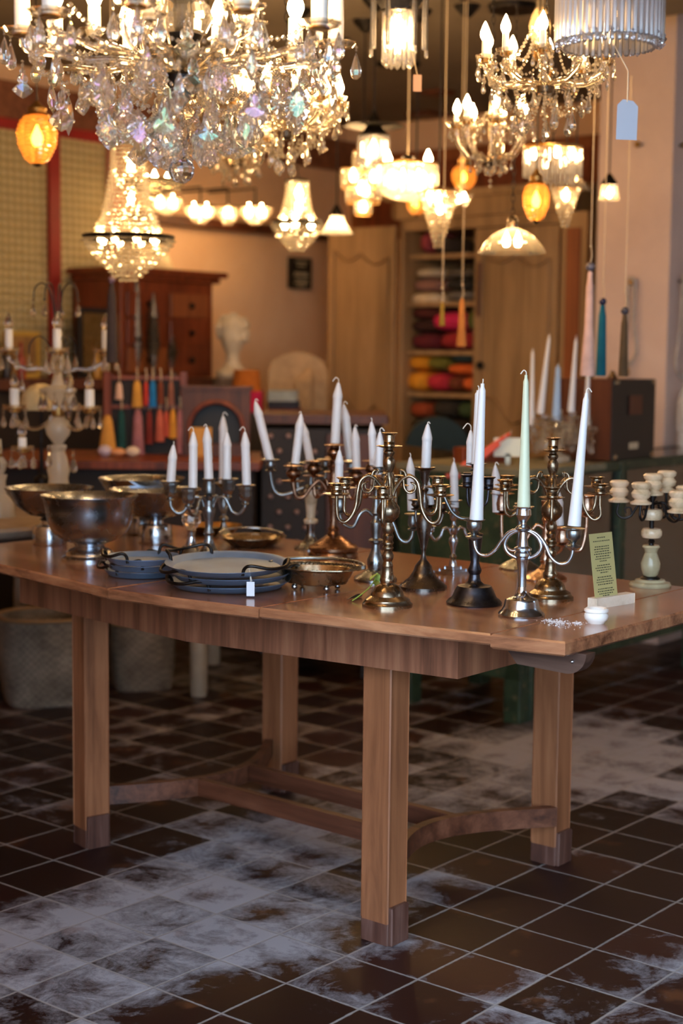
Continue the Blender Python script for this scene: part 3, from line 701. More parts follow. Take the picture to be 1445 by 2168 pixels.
candle(S3.at(60, 90, 1000).y, (742, 973), (727, 857), 10, 8, 'white candle leaning away behind the tallest one, with a bulging wick', 'wax', 'house', .8)
# 7 --- silver with cream onyx stem, behind
S2 = Stand('onyx_stem_candelabrum', 657, 1162, 'silver candelabrum with a tapering cream stone stem behind the bronze one', 'candelabrum', X['pewter'])
S2.lathe('base', [(35, 1164), (35, 1160), (31, 1156), (22, 1150), (14, 1144), (10, 1134), (8, 1128)], floor=True, seg=40)
S2.lathe('stem', [(8, 1130), (9, 1120), (11, 1110), (12, 1107)])
S2.lathe('stone_stem', [(14, 1108), (16, 1103), (15, 1099), (9, 1097), (10, 1085), (13, 1060), (16, 1038), (15, 1034)], X['onyx'])
S2.lathe('collar', [(15, 1036), (17, 1030), (8, 1026), (7, 1006), (18, 1000), (18, 998), (6, 995)])
for az, R, ty in ((182, 86, 998), (140, 40, 1006), (60, 60, 1000), (0, 84, 1000)):
    A = S2.arm([(6, 1028), (R*.3, 1036), (R*.5, 1044), (R*.75, 1048), (R*.92, 1036), (R, ty+8), (R, ty)], az, 3.6)
    S2.holder(A, R, az, ty, 20, 11, 24, style=1)
candle(S2.Y, (571, 976), (540, 850), 9.5, 8, 'white candle leaning far outwards, in the outermost silver cup', 'wax', 'house', .6)
candle(S2.at(40, 140, 1000).y, (656, 975), (640, 893), 8.8, 7, 'white candle leaning against the tilted bronze-cup candle', 'wax', 'house', 0)
# 8 --- pewter five-light, farther along beside the bowls
S1 = Stand('pewter_candelabrum', 442, 1182, 'dull grey pewter five-light candelabrum behind the stacked blue-grey trays', 'candelabrum', X['pewter'])
S1.lathe('base', [(30, 1182), (30, 1176), (24, 1170), (14, 1158), (10, 1142)], floor=True, seg=32)
S1.lathe('stem', [(10, 1144), (8, 1134), (12, 1128), (9, 1120), (8, 1114), (9, 1104), (13, 1086), (14, 1078), (10, 1070), (8, 1060), (11, 1054), (13, 1050)])
S1.holder(S1.t, 0, 0, 1052, 14, 13, 38, style=1)
arms1 = [(188, 82, 1054), (242, 78, 1062), (-12, 80, 1060), (52, 60, 1052)]
for az, R, ty in arms1:
    A = S1.arm([(9, 1078), (14, 1060), (R*.3, 1052), (R*.45, 1054), (R*.55, 1068), (R*.65, 1082), (R*.82, 1086), (R*.97, 1074), (R, ty+4)], az, 3.8)
    p = S1.at(R, az, ty); k = S1.k
    MB().lathe(p, [(4*k, -6*k), (9*k, -4*k), (6*k, 0), (11*k, 4*k), (14*k, 14*k), (13*k, 24*k), (15*k, 28*k), (14*k, 32*k), (22*k, 34*k), (23*k, 36*k), (12*k, 35*k), (11*k, 26*k), (.0005, 26*k)], 8).build('candle_cup', X['pewter'], A)
def c1(az, R, b, t, lab, w): candle(S1.at(R, az, 1000).y, b, t, 9.6, 8, lab, 'wax', 'house', w)
c1(188, 82, (361, 1022), (367, 942), 'shortest white candle of the dull pewter five-light, at its bowl end', 0)
c1(242, 78, (408, 1032), (409, 914), 'white candle with a drooping wick in the near front cup of the dull pewter five-light', -1.1)
c1(0, 0, (442, 1018), (437, 904), 'white candle in the centre cup of the dull pewter five-light', -.6)
c1(52, 60, (480, 1018), (480, 915), 'white candle in the rear cup of the dull pewter five-light', 0)
c1(-12, 80, (522, 1026), (518, 914), 'white candle with a hooked wick at the tray end of the dull pewter five-light', -1.1)
S1b = Stand('pewter_candlestick', 473, 1136, 'single grey pewter candlestick behind the dull five-light candelabrum', 'candlestick', X['pewter'])
S1b.lathe('base', [(22, 1137), (22, 1133), (16, 1128), (9, 1120), (7, 1112)], floor=True)
S1b.lathe('stem', [(7, 1114), (5, 1106), (10, 1100), (10, 1096), (5, 1092), (6, 1076), (8, 1062), (5, 1056), (6, 1036), (12, 1028), (20, 1022), (12, 1024), (.01, 1026)])
candle(S1b.Y, (472, 1024), (472, 881), 9, 8, 'tall white candle on the single pewter candlestick, its wick bent over', 'wax', 'house', .9)
S1c = Stand('glass_goblet_candlestick', 405, 1174, 'small silver candlestick with a clear cut-glass bulb beside the bowls', 'candlestick', X['silver'])
S1c.lathe('base', [(24, 1175), (24, 1169), (16, 1160), (10, 1146), (8, 1136)], floor=True)
S1c.lathe('stem', [(8, 1138), (8, 1126), (11, 1122), (8, 1120)])
S1c.lathe('glass_bulb', [(8, 1121), (16, 1112), (21, 1102), (20, 1090), (24, 1082), (22, 1081), (.01, 1083)], X['crystal_clear'], 10, smooth=0)
# 9 --- small silver one with square foot
S6 = Stand('silver_candelabrum', 958, 1214, 'small slender silver candelabrum with a stepped square foot behind the bell-footed one', 'candelabrum', X['silver'])
mb = MB(); k = S6.k
mb.box(S6.c+Vector((0, 0, 3*k)), (60*k, 60*k, 6*k), .75, 0, 1.5*k).box(S6.c+Vector((0, 0, 8*k)), (44*k, 44*k, 6*k), .75, 0, 2*k).box(S6.c+Vector((0, 0, 13*k)), (28*k, 28*k, 6*k), .75, 0, 2*k)
mb.build('base', X['silver'], S6.t, 30)
S6.lathe('stem', [(9, 1200), (8, 1190), (5, 1184), (8, 1178), (4, 1172), (6, 1160), (10, 1148), (10, 1140), (5, 1132), (9, 1126), (10, 1118), (5, 1112), (4, 1104), (8, 1098), (9, 1090), (13, 1086), (7, 1080), (10, 1076)])
S6.holder(S6.t, 0, 0, 1076, 18, 9, 16, style=1)
for az in (200, 20):
    A = S6.arm([(5, 1130), (14, 1118), (24, 1120), (30, 1134), (42, 1142), (52, 1132), (52, 1124)], az, 3.4)
    S6.holder(A, 52, az, 1124, 12, 8, 12, style=1)
candle(S6.Y, (962, 1074), (960, 978), 9, 7, 'white pointed candle on the slender square-footed silver candelabrum', 'wax', 'house', 0)
# 10 --- worn silver over copper, behind the brass twin
S10 = Stand('copper_silver_candelabrum', 1153, 1226, 'worn silver candelabrum showing copper, with a ribbed round foot behind the brass twin', 'candelabrum', X['rose'])
k = S10.k; vs = []
pr = [(46, 0), (46, 3), (40, 8), (30, 13), (20, 18), (14, 23)]; seg = 72
for r, z_ in pr: vs += [S10.c+Vector(((r+1.2*(i % 2))*k*math.cos(2*PI*i/seg), (r+1.2*(i % 2))*k*math.sin(2*PI*i/seg), z_*k)) for i in range(seg)]
mb = MB().add(vs, [(j*seg+i, j*seg+(i+1) % seg, (j+1)*seg+(i+1) % seg, (j+1)*seg+i) for j in range(5) for i in range(seg)]); mb.build('base', X['rose'], S10.t, 30)
S10.lathe('stem', [(14, 1202), (8, 1194), (12, 1188), (12, 1180), (7, 1172), (6, 1160), (10, 1150), (12, 1140), (8, 1130), (6, 1110), (10, 1100), (6, 1092), (12, 1060)])
for az, R, ty in ((178, 95, 1090), (8, 88, 1094), (-60, 56, 1150)):
    A = S10.arm([(6, 1118), (20, 1112), (34, 1130), (52, 1160), (74, 1166), (R-4, 1146), (R, ty+20), (R, ty)] if R > 60 else [(6, 1128), (18, 1150), (34, 1166), (50, 1160), (R, ty)], az, 3.8)
    S10.holder(A, R, az, ty, 26 if R > 60 else 22, 15, 44 if R > 60 else 38, style=1)
candle(S10.at(95, 178, 1000).y, (1051, 1084), (1048, 985), 9, 7, 'white candle in the copper-toned cup behind the green taper', 'wax', 'house', .7)
candle(S10.at(56, -60, 1000).y, (1184, 1112), (1182, 1040), 9, 7, 'white candle stub low between the brass twin and the end taper', 'wax', 'house', 0)
S11 = Stand('pewter_candlestick', 1098, 1203, 'plain grey pewter foot and stem half hidden behind the silver two-armed one', 'candlestick', X['pewter'])
S11.lathe('base', [(42, 1205), (43, 1200), (38, 1196), (26, 1188), (16, 1184), (8, 1180)], floor=True, seg=40)
S11.lathe('stem', [(8, 1182), (6, 1160), (9, 1150), (6, 1140), (6, 1110), (8, 1080), (13, 1066), (9, 1064), (.01, 1068)])
# 11 --- onyx with iron arms
S12 = Stand('onyx_candelabrum', 1375, 1240, 'cream and green onyx candelabrum with black iron scroll arms and egg-shaped stone cups', 'candelabrum', X['iron'])
S12.lathe('base', [(44, 1242), (45, 1237), (42, 1232), (33, 1230), (31, 1226), (24, 1225)], X['onyx_green'], floor=True, seg=48)
S12.lathe('rosette', [(21, 1227), (21, 1223), (16, 1220), (9, 1219)], X['iron'])
S12.lathe('stone_vase', [(11, 1221), (16, 1216), (20, 1204), (21, 1192), (16, 1178), (13, 1170), (15, 1163), (19, 1158), (17, 1154), (6, 1154)], X['onyx_green'])
S12.lathe('rod', [(6, 1156), (5, 1150), (8, 1146), (5, 1142), (5, 1060), (9, 1052), (9, 1046)], X['iron'])
S12.lathe('stone_ring', [(8, 1140), (19, 1138), (22, 1133), (22, 1124), (19, 1119), (8, 1118)], X['onyx'])
S12.lathe('stone_ring', [(8, 1101), (19, 1100), (22, 1095), (22, 1083), (19, 1078), (8, 1077)], X['onyx'])
S12.holder(S12.t, 0, 0, 1048, 20, 21, 44, X['onyx'], 2)
for az, R, ty in ((172, 70, 1064), (230, 50, 1064), (42, 48, 1044), (-12, 68, 1072), (300, 80, 1078)):
    A = S12.arm([(6, 1066), (R*.35, 1064), (R*.5, 1078), (R*.65, 1094), (R*.88, 1098), (R*1.05, 1088), (R*1.02, 1072), (R, ty)], az, 2.8, X['iron'],
                scroll=[(R*.85, 1098), (R*.62, 1090), (R*.66, 1076), (R*.82, 1078), (R*.78, 1088)])
    S12.holder(A, R, az, ty, 20, 21, 44, X['onyx'], 2)

# ------------------------------------------------------------------ bowls
def bowl(px, py, prof, label, mat, group=None):
    S = Stand('silver_bowl', px, py, label, 'bowl', mat, group=group)
    k = S.k; body, foot = prof
    MB().lathe(S.c, [(r*k, z*k) for r, z in foot], 56).build('foot', mat if mat is not X['bowl'] else X['silver'], S.t)
    MB().lathe(S.c, [(max(r, .01)*k, z*k) for r, z in body], 72, cap=False).build('body', mat, S.t, 50)
    return S
flared = ([(30, 34), (55, 42), (78, 58), (88, 78), (93, 104), (97, 128), (103, 136), (103, 138), (94, 131), (89, 106), (84, 80), (74, 62), (52, 47), (.01, 40)],
          [(60, 0), (60, 5), (56, 8), (52, 10), (50, 16), (42, 22), (34, 25), (30, 29), (34, 35)])
b1 = bowl(190, 1184, flared, 'footed silver bowl with flared rim and stepped round foot, in front of the other bowls', X['bowl'])
def pedestal(r, h, c): return ([(14, c), (r*.45, c+6), (r*.75, c+25), (r*.92, c+50), (r, h-3), (r*1.01, h), (r*.96, h-1), (r*.88, c+51), (r*.71, c+28), (r*.4, c+11), (.01, c+9)],
                   [(36, 0), (37, 3), (35, 34), (32, 40), (18, 43), (16, 50), (22, 54), (14, c)])
b2 = bowl(105, 1152, pedestal(93, 122, 58), 'dark silver pedestal bowl farthest from the trays, showing a bright rim', X['bowl'])
b3 = bowl(329, 1150, pedestal(97, 116, 54), 'dark silver pedestal bowl behind the flared one, beside the pewter five-light', X['bowl'])
b4 = bowl(300, 1130, pedestal(90, 120, 56), 'dark silver pedestal bowl at the very back of the bowl group', X['bowl'])
# ------------------------------------------------------------------ trays
def tray(px, py, z, rpx, label, group=None, hrot=0, squash=1.0, hs=True, tilt=0):
    c = P(px, py, z); k = c.y/F; r = rpx*k
    t = thing('metal_tray', c, label, 'tray', group)
    sq = Matrix.Rotation(tilt, 3, 'X')
    MB().lathe(c, [(r*.84, 0), (r*.88, .001), (r*.95, .009), (r*.985, .0135), (r*1.0, .0145), (r*1.002, .016), (r*.985, .0155), (r*.94, .012), (r*.87, .0035), (.001, .003)], 72, axis=sq).build('dish', X['tray'], t, 30)
    if hs:
        for a0 in (hrot, hrot+PI):
            q = []
            for da, rr, zz in ((-.50, .95, .008), (-.48, .98, .024), (-.40, 1.07, .032), (-.14, 1.17, .024), (.14, 1.17, .024), (.40, 1.07, .032), (.48, .98, .024), (.50, .95, .008)):
                q.append(c+sq @ Vector((rr*r*math.cos(a0+da), rr*r*math.sin(a0+da), zz)))
            MB().tube(crom(q, 5), .0040, 8).build('handle', X['iron'], t, 80)
    return t
g = None
for i, (dx, dy, zz, hr) in enumerate(((0, 0, 0, 3.95), (3, -18, .024, 3.55), (-4, -38, .050, 5.55))):
    tray(484+dx, 1241+dy, ZT+zz+.001, 128 if i < 2 else 132, 'large round blue-grey tray, '+('bottom of the big stack', 'middle of the big stack', 'top of the big stack, with the price tag')[i], hrot=hr, tilt=(0, .012, .05)[i])
for i, (dx, dy, zz, hr) in enumerate(((0, 0, 0, 3.6), (3, -13, .021, 4.3), (2, -26, .042, 3.9))):
    tray(302+dx, 1216+dy, ZT+zz+.001, 82, 'smaller round blue-grey tray, '+('bottom', 'middle', 'top')[i]+' of the small stack beside the flared bowl', hrot=hr)
# price tag on its string, hanging from the big stack's top handle
Yt = P(484, 1262, ZT).y-.02
a = Q(528, 1206, Yt); b = Q(530, 1231, Yt)
tg = thing('price_tag', Q(530, 1262, Yt), 'small white price tag tied by a string to the top large tray', 'tag')
MB().box(Q(530, 1247, Yt), (17*Yt/F, .0008, 31*Yt/F), 0, 0, .0).build('card', X['paper'], tg, 0)
MB().tube(crom([a+Vector((-.012, 0, .003)), a, b], 5)+[b], .0008, 6).tube(crom([a+Vector((.006, 0, .006)), a+Vector((0, 0, .001)), b+Vector((.003, 0, 0))], 5), .0008, 6).build('string', X['wick'], tg, 80)
# gilt trays behind
def oval_tray(px, py, rx, ry, label, mat, rot, handle=True):
    c = P(px, py, ZT+.002); k = c.y/F
    t = thing('gilt_tray', c, label, 'tray'); A = Matrix.Rotation(rot, 3, 'Z') @ Matrix.Diagonal((1, ry/rx, 1)).to_3x3(); r = rx*k
    MB().lathe(c, [(r*.6, 0), (r*.72, .004), (r*.95, .022), (r, .025), (r, .027), (r*.94, .0245), (r*.7, .008), (.001, .004)], 64, axis=A).build('dish', mat, t, 30)
    if handle:
        q = [c+A @ Vector((r*math.cos(x)*1.0, r*math.sin(x)*1.02, .03+.012*math.sin(x))) for x in [PI*i/12 for i in range(13)]]
        MB().tube(crom(q, 3), .003, 8).build('handle', X['silver'], t, 80)
    return t
oval_tray(535, 1155, 72, 66, 'gilt openwork oval tray with a swing handle, half hidden behind the big tray stack', X['brass'], .5)
oval_tray(450, 1129, 62, 54, 'shallow gold-coloured dish at the back beside the pewter five-light', X['gold'], .1, False)
# ------------------------------------------------------------------ pierced oval dish with swing handle
c = P(668, 1247, ZT); k = c.y/F; R_ = 108*k
t = thing('pierced_silver_dish', c, 'lobed silver-gilt basket dish on ball feet with a folded handle, beside the tagged trays', 'dish')
A = Matrix.Rotation(ANG+.35, 3, 'Z'); seg = 96
def lobed(r, z): return [c+A @ Vector((r*(1+.045*abs(math.cos(4*2*PI*i/seg))**.7)*math.cos(2*PI*i/seg), .66*r*(1+.045*abs(math.cos(4*2*PI*i/seg))**.7)*math.sin(2*PI*i/seg), z)) for i in range(seg)]
rings = [(R_*.45, .012), (R_*.60, .016), (R_*.70, .036), (R_*.74, .046), (R_*.95, .052), (R_*.99, .053), (R_*.99, .055), (R_*.94, .0545), (R_*.73, .049), (R_*.68, .040), (R_*.58, .020), (R_*.01, .016)]
vs = [q for r, z_ in rings for q in lobed(r, z_)]
mb = MB().add(vs, [(j*seg+i, j*seg+(i+1) % seg, (j+1)*seg+(i+1) % seg, (j+1)*seg+i) for j in range(len(rings)-1) for i in range(seg)]); mb.add(lobed(R_*.45, .012), [tuple(range(seg))[::-1]])
mb.build('bowl', metal('silver_gilt', lin(205, 190, 165), lin(150, 135, 110), .15, 30, .35, .03), t, 35)
mb = MB()
for i in range(60):                      # openwork holes of the rim
    a = 2*PI*i/60
    for rr in (.83, .89):
        mb.ball(c+A @ Vector((R_*rr*math.cos(a+rr), .66*R_*rr*math.sin(a+rr), .0525+(rr-.83)*.03)), .0022, 6, 4, sc=(1, 1, .35))
mb.build('openwork', X['black'], t, 60)
for a in (.7, 2.4, 3.9, 5.4):
    p = c+A @ Vector((R_*.5*math.cos(a), .66*R_*.5*math.sin(a), .007)); MB().ball(p, .0072, 12, 8).build('ball_foot', X['silver'], t, 180)
q = [c+A @ Vector((R_*.98*math.cos(x), .66*R_*1.02*math.sin(x)*(1 if i else 1), .057+.006*math.sin(x))) for i, x in enumerate([PI*j/14 for j in range(15)])]
MB().tube(crom(q, 3), .0042, 8).build('handle', X['pewter'], t, 80)
# green sprig
c = P(775, 1262, ZT)
s_ = thing('leaf_sprig', c, 'green leafy sprig lying beside the foot of the near brass candelabrum', 'plant')
lf_m = plain('leaf_green', lin(150, 175, 70), .6, var=.2, scale=60); lf_d = plain('leaf_dark', lin(92, 100, 84), .6)
st = crom([P(745, 1272, ZT+.002), P(765, 1258, ZT+.015), P(785, 1240, ZT+.03), P(800, 1215, ZT+.055)], 5)
MB().tube(st, .0014, 6).build('stem', lf_m, s_, 80)
for (a, b, w, mt) in ((P(790, 1236, ZT+.035), P(812, 1250, ZT+.03), .010, lf_m), (P(795, 1225, ZT+.04), P(806, 1268, ZT+.02), .008, lf_m), (P(798, 1216, ZT+.05), P(783, 1228, ZT+.05), .007, lf_m), (P(797, 1214, ZT+.055), P(800, 1238, ZT+.03), .007, lf_m), (P(765, 1262, ZT+.003), P(735, 1270, ZT+.004), .010, lf_d)):
    d = (b-a); n_ = d.cross(Vector((0, 1, .6))).normalized(); vs = []; N = 8
    for i in range(N+1):
        f_ = i/N; ww = w*math.sin(PI*min(1, f_*.93+.07))**.8; mid = a+d*f_+Vector((0, 0, .004*math.sin(PI*f_)))
        vs += [mid-n_*ww, mid+Vector((0, 0, .0015)), mid+n_*ww, mid-Vector((0, 0, .0004))]
    MB().add(vs, [(i*4+j, i*4+(j+1) % 4, i*4+4+(j+1) % 4, i*4+4+j) for i in range(N) for j in range(4)]).build('leaf', mt, s_, 60)
# ------------------------------------------------------------------ card in its wood block, pot, powder
c = P(1300, 1280, ZT); Yc = c.y
t = thing('card_stand', c, 'pale wooden block holding an upright card beside the white pot', 'card holder')
a = P(1262, 1290, ZT); b = P(1342, 1277, ZT); d = (b-a); L = d.length; rz = math.atan2(d.y, d.x)
mid = (a+b)/2; nrm = Vector((-math.sin(rz), math.cos(rz), 0))
k = Yc/F
MB().box(mid+nrm*.012+Vector((0, 0, .0115)), (L+.003, .026, .023), rz, 0, .0012).build('block', X['pine'], t, 30)
card = MB(); lo = mid+nrm*.012+Vector((0, 0, .01)); ux = d.normalized()
W0 = 58*k/math.cos(rz)*.98; Hc = (1284-1137)*k
base_l = lo-ux*(L*.42); lean = -ux*.014+nrm*.012
vs = []
for y_ in (-.0004, .0004):
    for (i, j) in ((0, 0), (1, 0), (1, 1), (0, 1)): vs.append(base_l+ux*(W0*i)+(Vector((0, 0, Hc))+lean)*j+nrm*y_)
card.add(vs, [(0, 1, 2, 3), (7, 6, 5, 4), (0, 4, 5, 1), (1, 5, 6, 2), (2, 6, 7, 3), (3, 7, 4, 0)])
cardo = card.build('printed_card', plain('green_card', lin(182, 172, 116), .7), None, 0, origin=lo, label='upright olive green card printed with small dark text, slotted into the pale wood block', cat='card')
txt = MB()
lines = [(.93, .35), (.88, .72), (.80, .62), (.765, .7), (.73, .66), (.695, .74), (.66, .6), (.625, .66), (.59, .30), (.53, .56), (.495, .72), (.46, .64), (.425, .34), (.36, .62), (.325, .7), (.29, .74), (.255, .64), (.19, .66), (.155, .72), (.12, .6), (.09, .3)]
for (h_, w_) in lines:
    x_ = .5-w_/2
    while x_ < .5+w_/2-.02:
        ww = random.uniform(.04, .10); ww = min(ww, .5+w_/2-x_)
        q = [base_l+ux*(W0*xx)+(Vector((0, 0, Hc))+lean)*yy-nrm*.0007 for xx, yy in ((x_, h_), (x_+ww, h_), (x_+ww, h_+.013), (x_, h_+.013))]
        txt.add(q, [(0, 1, 2, 3)]); x_ += ww+.022
txt.build('printed_text', X['ink'], cardo, 0)
pot = Stand('white_pot', 1261, 1319, 'small white stone pot with a rolled rim near the table corner', 'pot', plain('white_stone', lin(236, 234, 230), .35))
pot.lathe('body', [(17, 1319), (18, 1317), (24, 1311), (26, 1304), (25, 1299), (22, 1297), (26, 1294), (26, 1290), (22, 1287), (17, 1289), (17, 1298), (.01, 1303)], floor=True, seg=40)
mb = MB()
pw = P(1185, 1316, ZT)
for i in range(420):
    g_ = random.gauss(0, 1); w_ = random.choice(((1180, 1317, 12, 3.2), (1180, 1317, 9, 2), (1222, 1319, 7, 2), (1160, 1313, 6, 1.5), (1195, 1322, 22, 4)))
    p = P(w_[0]+random.gauss(0, w_[2]), w_[1]+random.gauss(0, w_[3]), ZT+.0008); r_ = abs(random.gauss(.0005, .0006))+.0003
    mb.ball(p, r_, 6, 4, sc=(1.2, 1.2, .5))
mb.build('spilled_powder', X['paper'], None, 60, label='white powder crumbs spilled on the table beside the silver foot', cat='powder', kind='stuff')
# ------------------------------------------------------------------ furniture and goods behind
def bx(name, c, d, rz, m, parent=None, bev=.004, **kw): return MB().box(c, d, rz, 0, bev).build(name, m, parent, 30, **kw)
def fab(n, c, rough=.9): return plain(n, c, rough, var=.15, scale=25)
# green counter: left solid wing and glazed vitrine wing meeting at the corner leg
cl = P(1098, 1535, 0); cu, cv = cl.dot(U), cl.dot(V); ZK = .925
def cb(mb, u0, u1, v0, v1, z0, z1, b=.003): return mb.box(uv((u0+u1)/2, (v0+v1)/2, (z0+z1)/2), (abs(u1-u0), abs(v1-v0), abs(z1-z0)), ANG, 0, b)
t = thing('green_counter', uv(cu-.3, cv+.3), 'worn green painted counter with a solid board front, behind the candelabra', 'counter')
W1 = .56; D1 = .55
bx('worktop', uv(cu-W1/2-.0, cv+D1/2, ZK-.012), (W1+.02, D1+.03, .025), ANG, wood('grey_green_top', lin(84, 88, 68), lin(118, 112, 88), lin(140, 130, 104), -ANG, 0, .6), t)
mb = MB(); cb(mb, cu-W1, cu-.06, cv+.015, cv+.035, .2, ZK-.03); cb(mb, cu-W1, cu-W1+.02, cv+.02, cv+D1, .2, ZK-.03); mb.build('front_board', X['green'], t, 30)
for (z0, z1) in ((.16, .24), (ZK-.11, ZK-.026)): mb = MB(); cb(mb, cu-W1, cu, cv, cv+.04, z0, z1); mb.build('rail', X['green'], t, 30)
for (du, dv_) in ((-.07, 0), (-W1, 0), (-W1, D1-.07)):
    mb = MB(); cb(mb, cu+du, cu+du+.07, cv+dv_, cv+dv_+.07, 0, ZK-.026); mb.build('leg', X['green'], t, 30)
t = thing('green_vitrine', uv(cu-.3, cv+1.5), 'dark green framed glass display case beside the pillar, holding small glasses', 'display case')
D2, L2 = .32, 2.6
v0_ = cv+.075
for dv_ in (0, .62, 1.28, 1.95, L2-.07):
    mb = MB(); cb(mb, cu-.05, cu, v0_+dv_, v0_+dv_+.05, .0 if dv_ in (0, 1.28, L2-.07) else .2, ZK); mb.build('post', X['green'], t, 30)
for (z0, z1) in ((.18, .25), (ZK-.035, ZK)):
    mb = MB(); cb(mb, cu-.045, cu-.003, v0_, v0_+L2, z0, z1); mb.build('rail', X['green'], t, 30)
mb = MB(); cb(mb, cu-D2-.045, cu-D2, v0_, v0_+L2, .2, ZK+.0); mb.build('back_panel', X['black'], t, 30)
mb = MB(); cb(mb, cu-D2, cu-.05, v0_, v0_+L2, .2, .23); cb(mb, cu-D2, cu-.05, v0_+.02, v0_+L2, .5, .515); mb.build('shelf', X['dark'], t, 30)
mb = MB(); cb(mb, cu-D2, cu-.05, v0_+.01, v0_+L2, ZK-.125, ZK-.117, 0); mb.build('glass_shelf', X['sheet'], t, 0)
mb = MB(); cb(mb, cu-.028, cu-.022, v0_+.05, v0_+L2-.07, .25, ZK-.04, 0); mb.build('glass_front', X['sheet'], t, 0)
mb = MB(); cb(mb, cu-D2, cu-.05, v0_+.01, v0_+L2, ZK-.008, ZK-.002, 0); mb.build('glass_top', X['sheet'], t, 0)
zsh = ZK-.117
def onc(px, du=-.2, z=0):               # counter point at column px, du behind the front edge
    r = ray(px, 900); tt = (cu+du)/Vector((r.x, r.y, 0)).dot(U); return Vector((r.x*tt, r.y*tt, z))
def little(name, label, cat, px, prof, mat, z, du=-.2, group=None, seg=20):
    c = onc(px, du, z); k = c.y/F; return MB().lathe(c, [(r*k, h*k) for r, h in prof], seg).build(name, mat, None, 40, origin=c, label=label, cat=cat, group=group)
glassy = [(9, 0), (12, 2), (14, 14), (15, 26), (14, 26), (12, 14), (10, 3), (.1, 3)]
mg = metal('mercury_glass', lin(205, 205, 200), lin(120, 118, 112), .15, 60, .4)
for i, (px, du, lab) in enumerate(((1292, -.12, 'mottled mercury-glass votive cup nearest the vitrine corner post'), (1322, -.2, 'mottled mercury-glass votive cup between its twin and the lidded jar'), (1412, -.14, 'mottled mercury-glass votive cup past the lidded jar'), (1440, -.22, 'mottled mercury-glass votive cup at the frame end of the vitrine shelf'))):
    little('votive_cup', lab, 'votive cup', px, glassy, mg, zsh, du)
little('lidded_jar', 'small lidded glass jar with pale sweets colours in the vitrine', 'jar', 1367, [(12, 0), (16, 3), (17, 20), (14, 28), (13, 30), (15, 31), (8, 38), (3, 40), (4, 44), (.1, 46)], X['shade'], zsh, -.16)
little('brass_bottle', 'tall narrow brass bottle standing low inside the vitrine', 'bottle', 1328, [(8, 0), (8, 40), (7, 50), (8, 62), (5, 74), (4, 100), (6, 102), (6, 106), (.1, 106)], X['brass'], .515, -.12)
little('brass_bottle', 'short brass finial-topped bottle low behind the glass near the brass twin', 'bottle', 1234, [(10, 0), (12, 6), (9, 24), (5, 36), (5, 56), (3, 66), (.1, 68)], X['brass'], .515, -.12)
# chest on the counter
c0 = onc(1295, -.03, ZK); W3 = .27; k = c0.y/F; a0_, b0_ = c0.dot(U), c0.dot(V)
hC = Q(1330, 803, c0.y+.1).z-ZK
t = thing('travel_chest', uv(a0_-W3/2, b0_+.16, ZK), 'old dark chest with brass corners on the counter, reddish wooden side towards the candles', 'chest')
vR_ = onu(1385, 900, a0_).dot(V)
mb = MB(); cb(mb, a0_-W3, a0_-.002, b0_+.002, vR_-.002, ZK, ZK+hC, .004); mb.build('body', X['brownwood'], t, 30)
mb = MB(); cb(mb, a0_-.006, a0_, b0_, vR_, ZK, ZK+hC, .002); mb.build('front_board', X['black'], t, 30)
for (v_, z_) in ((.04, .02), (.9, .02), (.04, .94), (.9, .94)):
    mb = MB(); cb(mb, a0_, a0_+.004, b0_+(vR_-b0_)*v_, b0_+(vR_-b0_)*(v_+.08), ZK+hC*(z_), ZK+hC*(z_+.05), .001); mb.build('corner_mount', X['brass'], t, 30)
mb = MB(); cb(mb, a0_, a0_+.005, b0_+(vR_-b0_)*.38, b0_+(vR_-b0_)*.66, ZK+hC*.56, ZK+hC*.80, .001); mb.build('lock_plate', X['brownwood'], t, 30)
mb = MB(); cb(mb, a0_, a0_+.003, b0_+(vR_-b0_)*.40, b0_+(vR_-b0_)*.6, ZK+hC*.13, ZK+hC*.21, .0008); mb.build('paper_label', X['cord'], t, 30)
c = uv(a0_-.1, b0_+.17, ZK+hC); kk = c.y/F
MB().lathe(c, [(10*kk, 0), (11*kk, 4*kk), (7*kk, 8*kk), (5*kk, 12*kk), (6*kk, 15*kk), (.001, 18*kk)], 20).build('small_brass_pot', X['brass'], None, origin=c, label='tiny brass lidded pot on top of the dark chest', cat='pot')
# blank bright card standing on the counter and coral tapers
c = Q(1074, 985, 5.75); c.z = ZK
card2 = MB().box(c+Vector((0, 0, .065)), (.105, .003, .07), 0, 0, .0005); card2.build('plain_card', plain('cream_card', lin(238, 244, 226), .7), None, 0, origin=c, label='blank cream card standing behind the green taper', cat='card')
MB().box(c+Vector((0, .004, .02)), (.02, .012, .04), 0, 0, .001).build('card_clip', X['brass'], None, 30, origin=c, label='small brass clip holding up the blank cream card', cat='clip')
for i, (a, b, lab) in enumerate((((955, 1004), (1080, 917), 'topmost of the coral red tapers leaning beside the blank card'), ((945, 1010), (1068, 925), 'middle one of the coral red tapers leaning beside the blank card'), ((962, 1014), (1058, 940), 'lowest of the coral red tapers leaning beside the blank card'))):
    candle(5.72-.03*i, a, b, 6.5, 4, lab, 'wax_red', 'taper', 0)
bl = Q(1000, 1000, 5.80); bl.z = ZK
bx('wooden_block', bl+Vector((.03, .05, .03)), (.2, .07, .06), .5, X['redwood'], label='low wooden block the coral tapers lean on', cat='block')
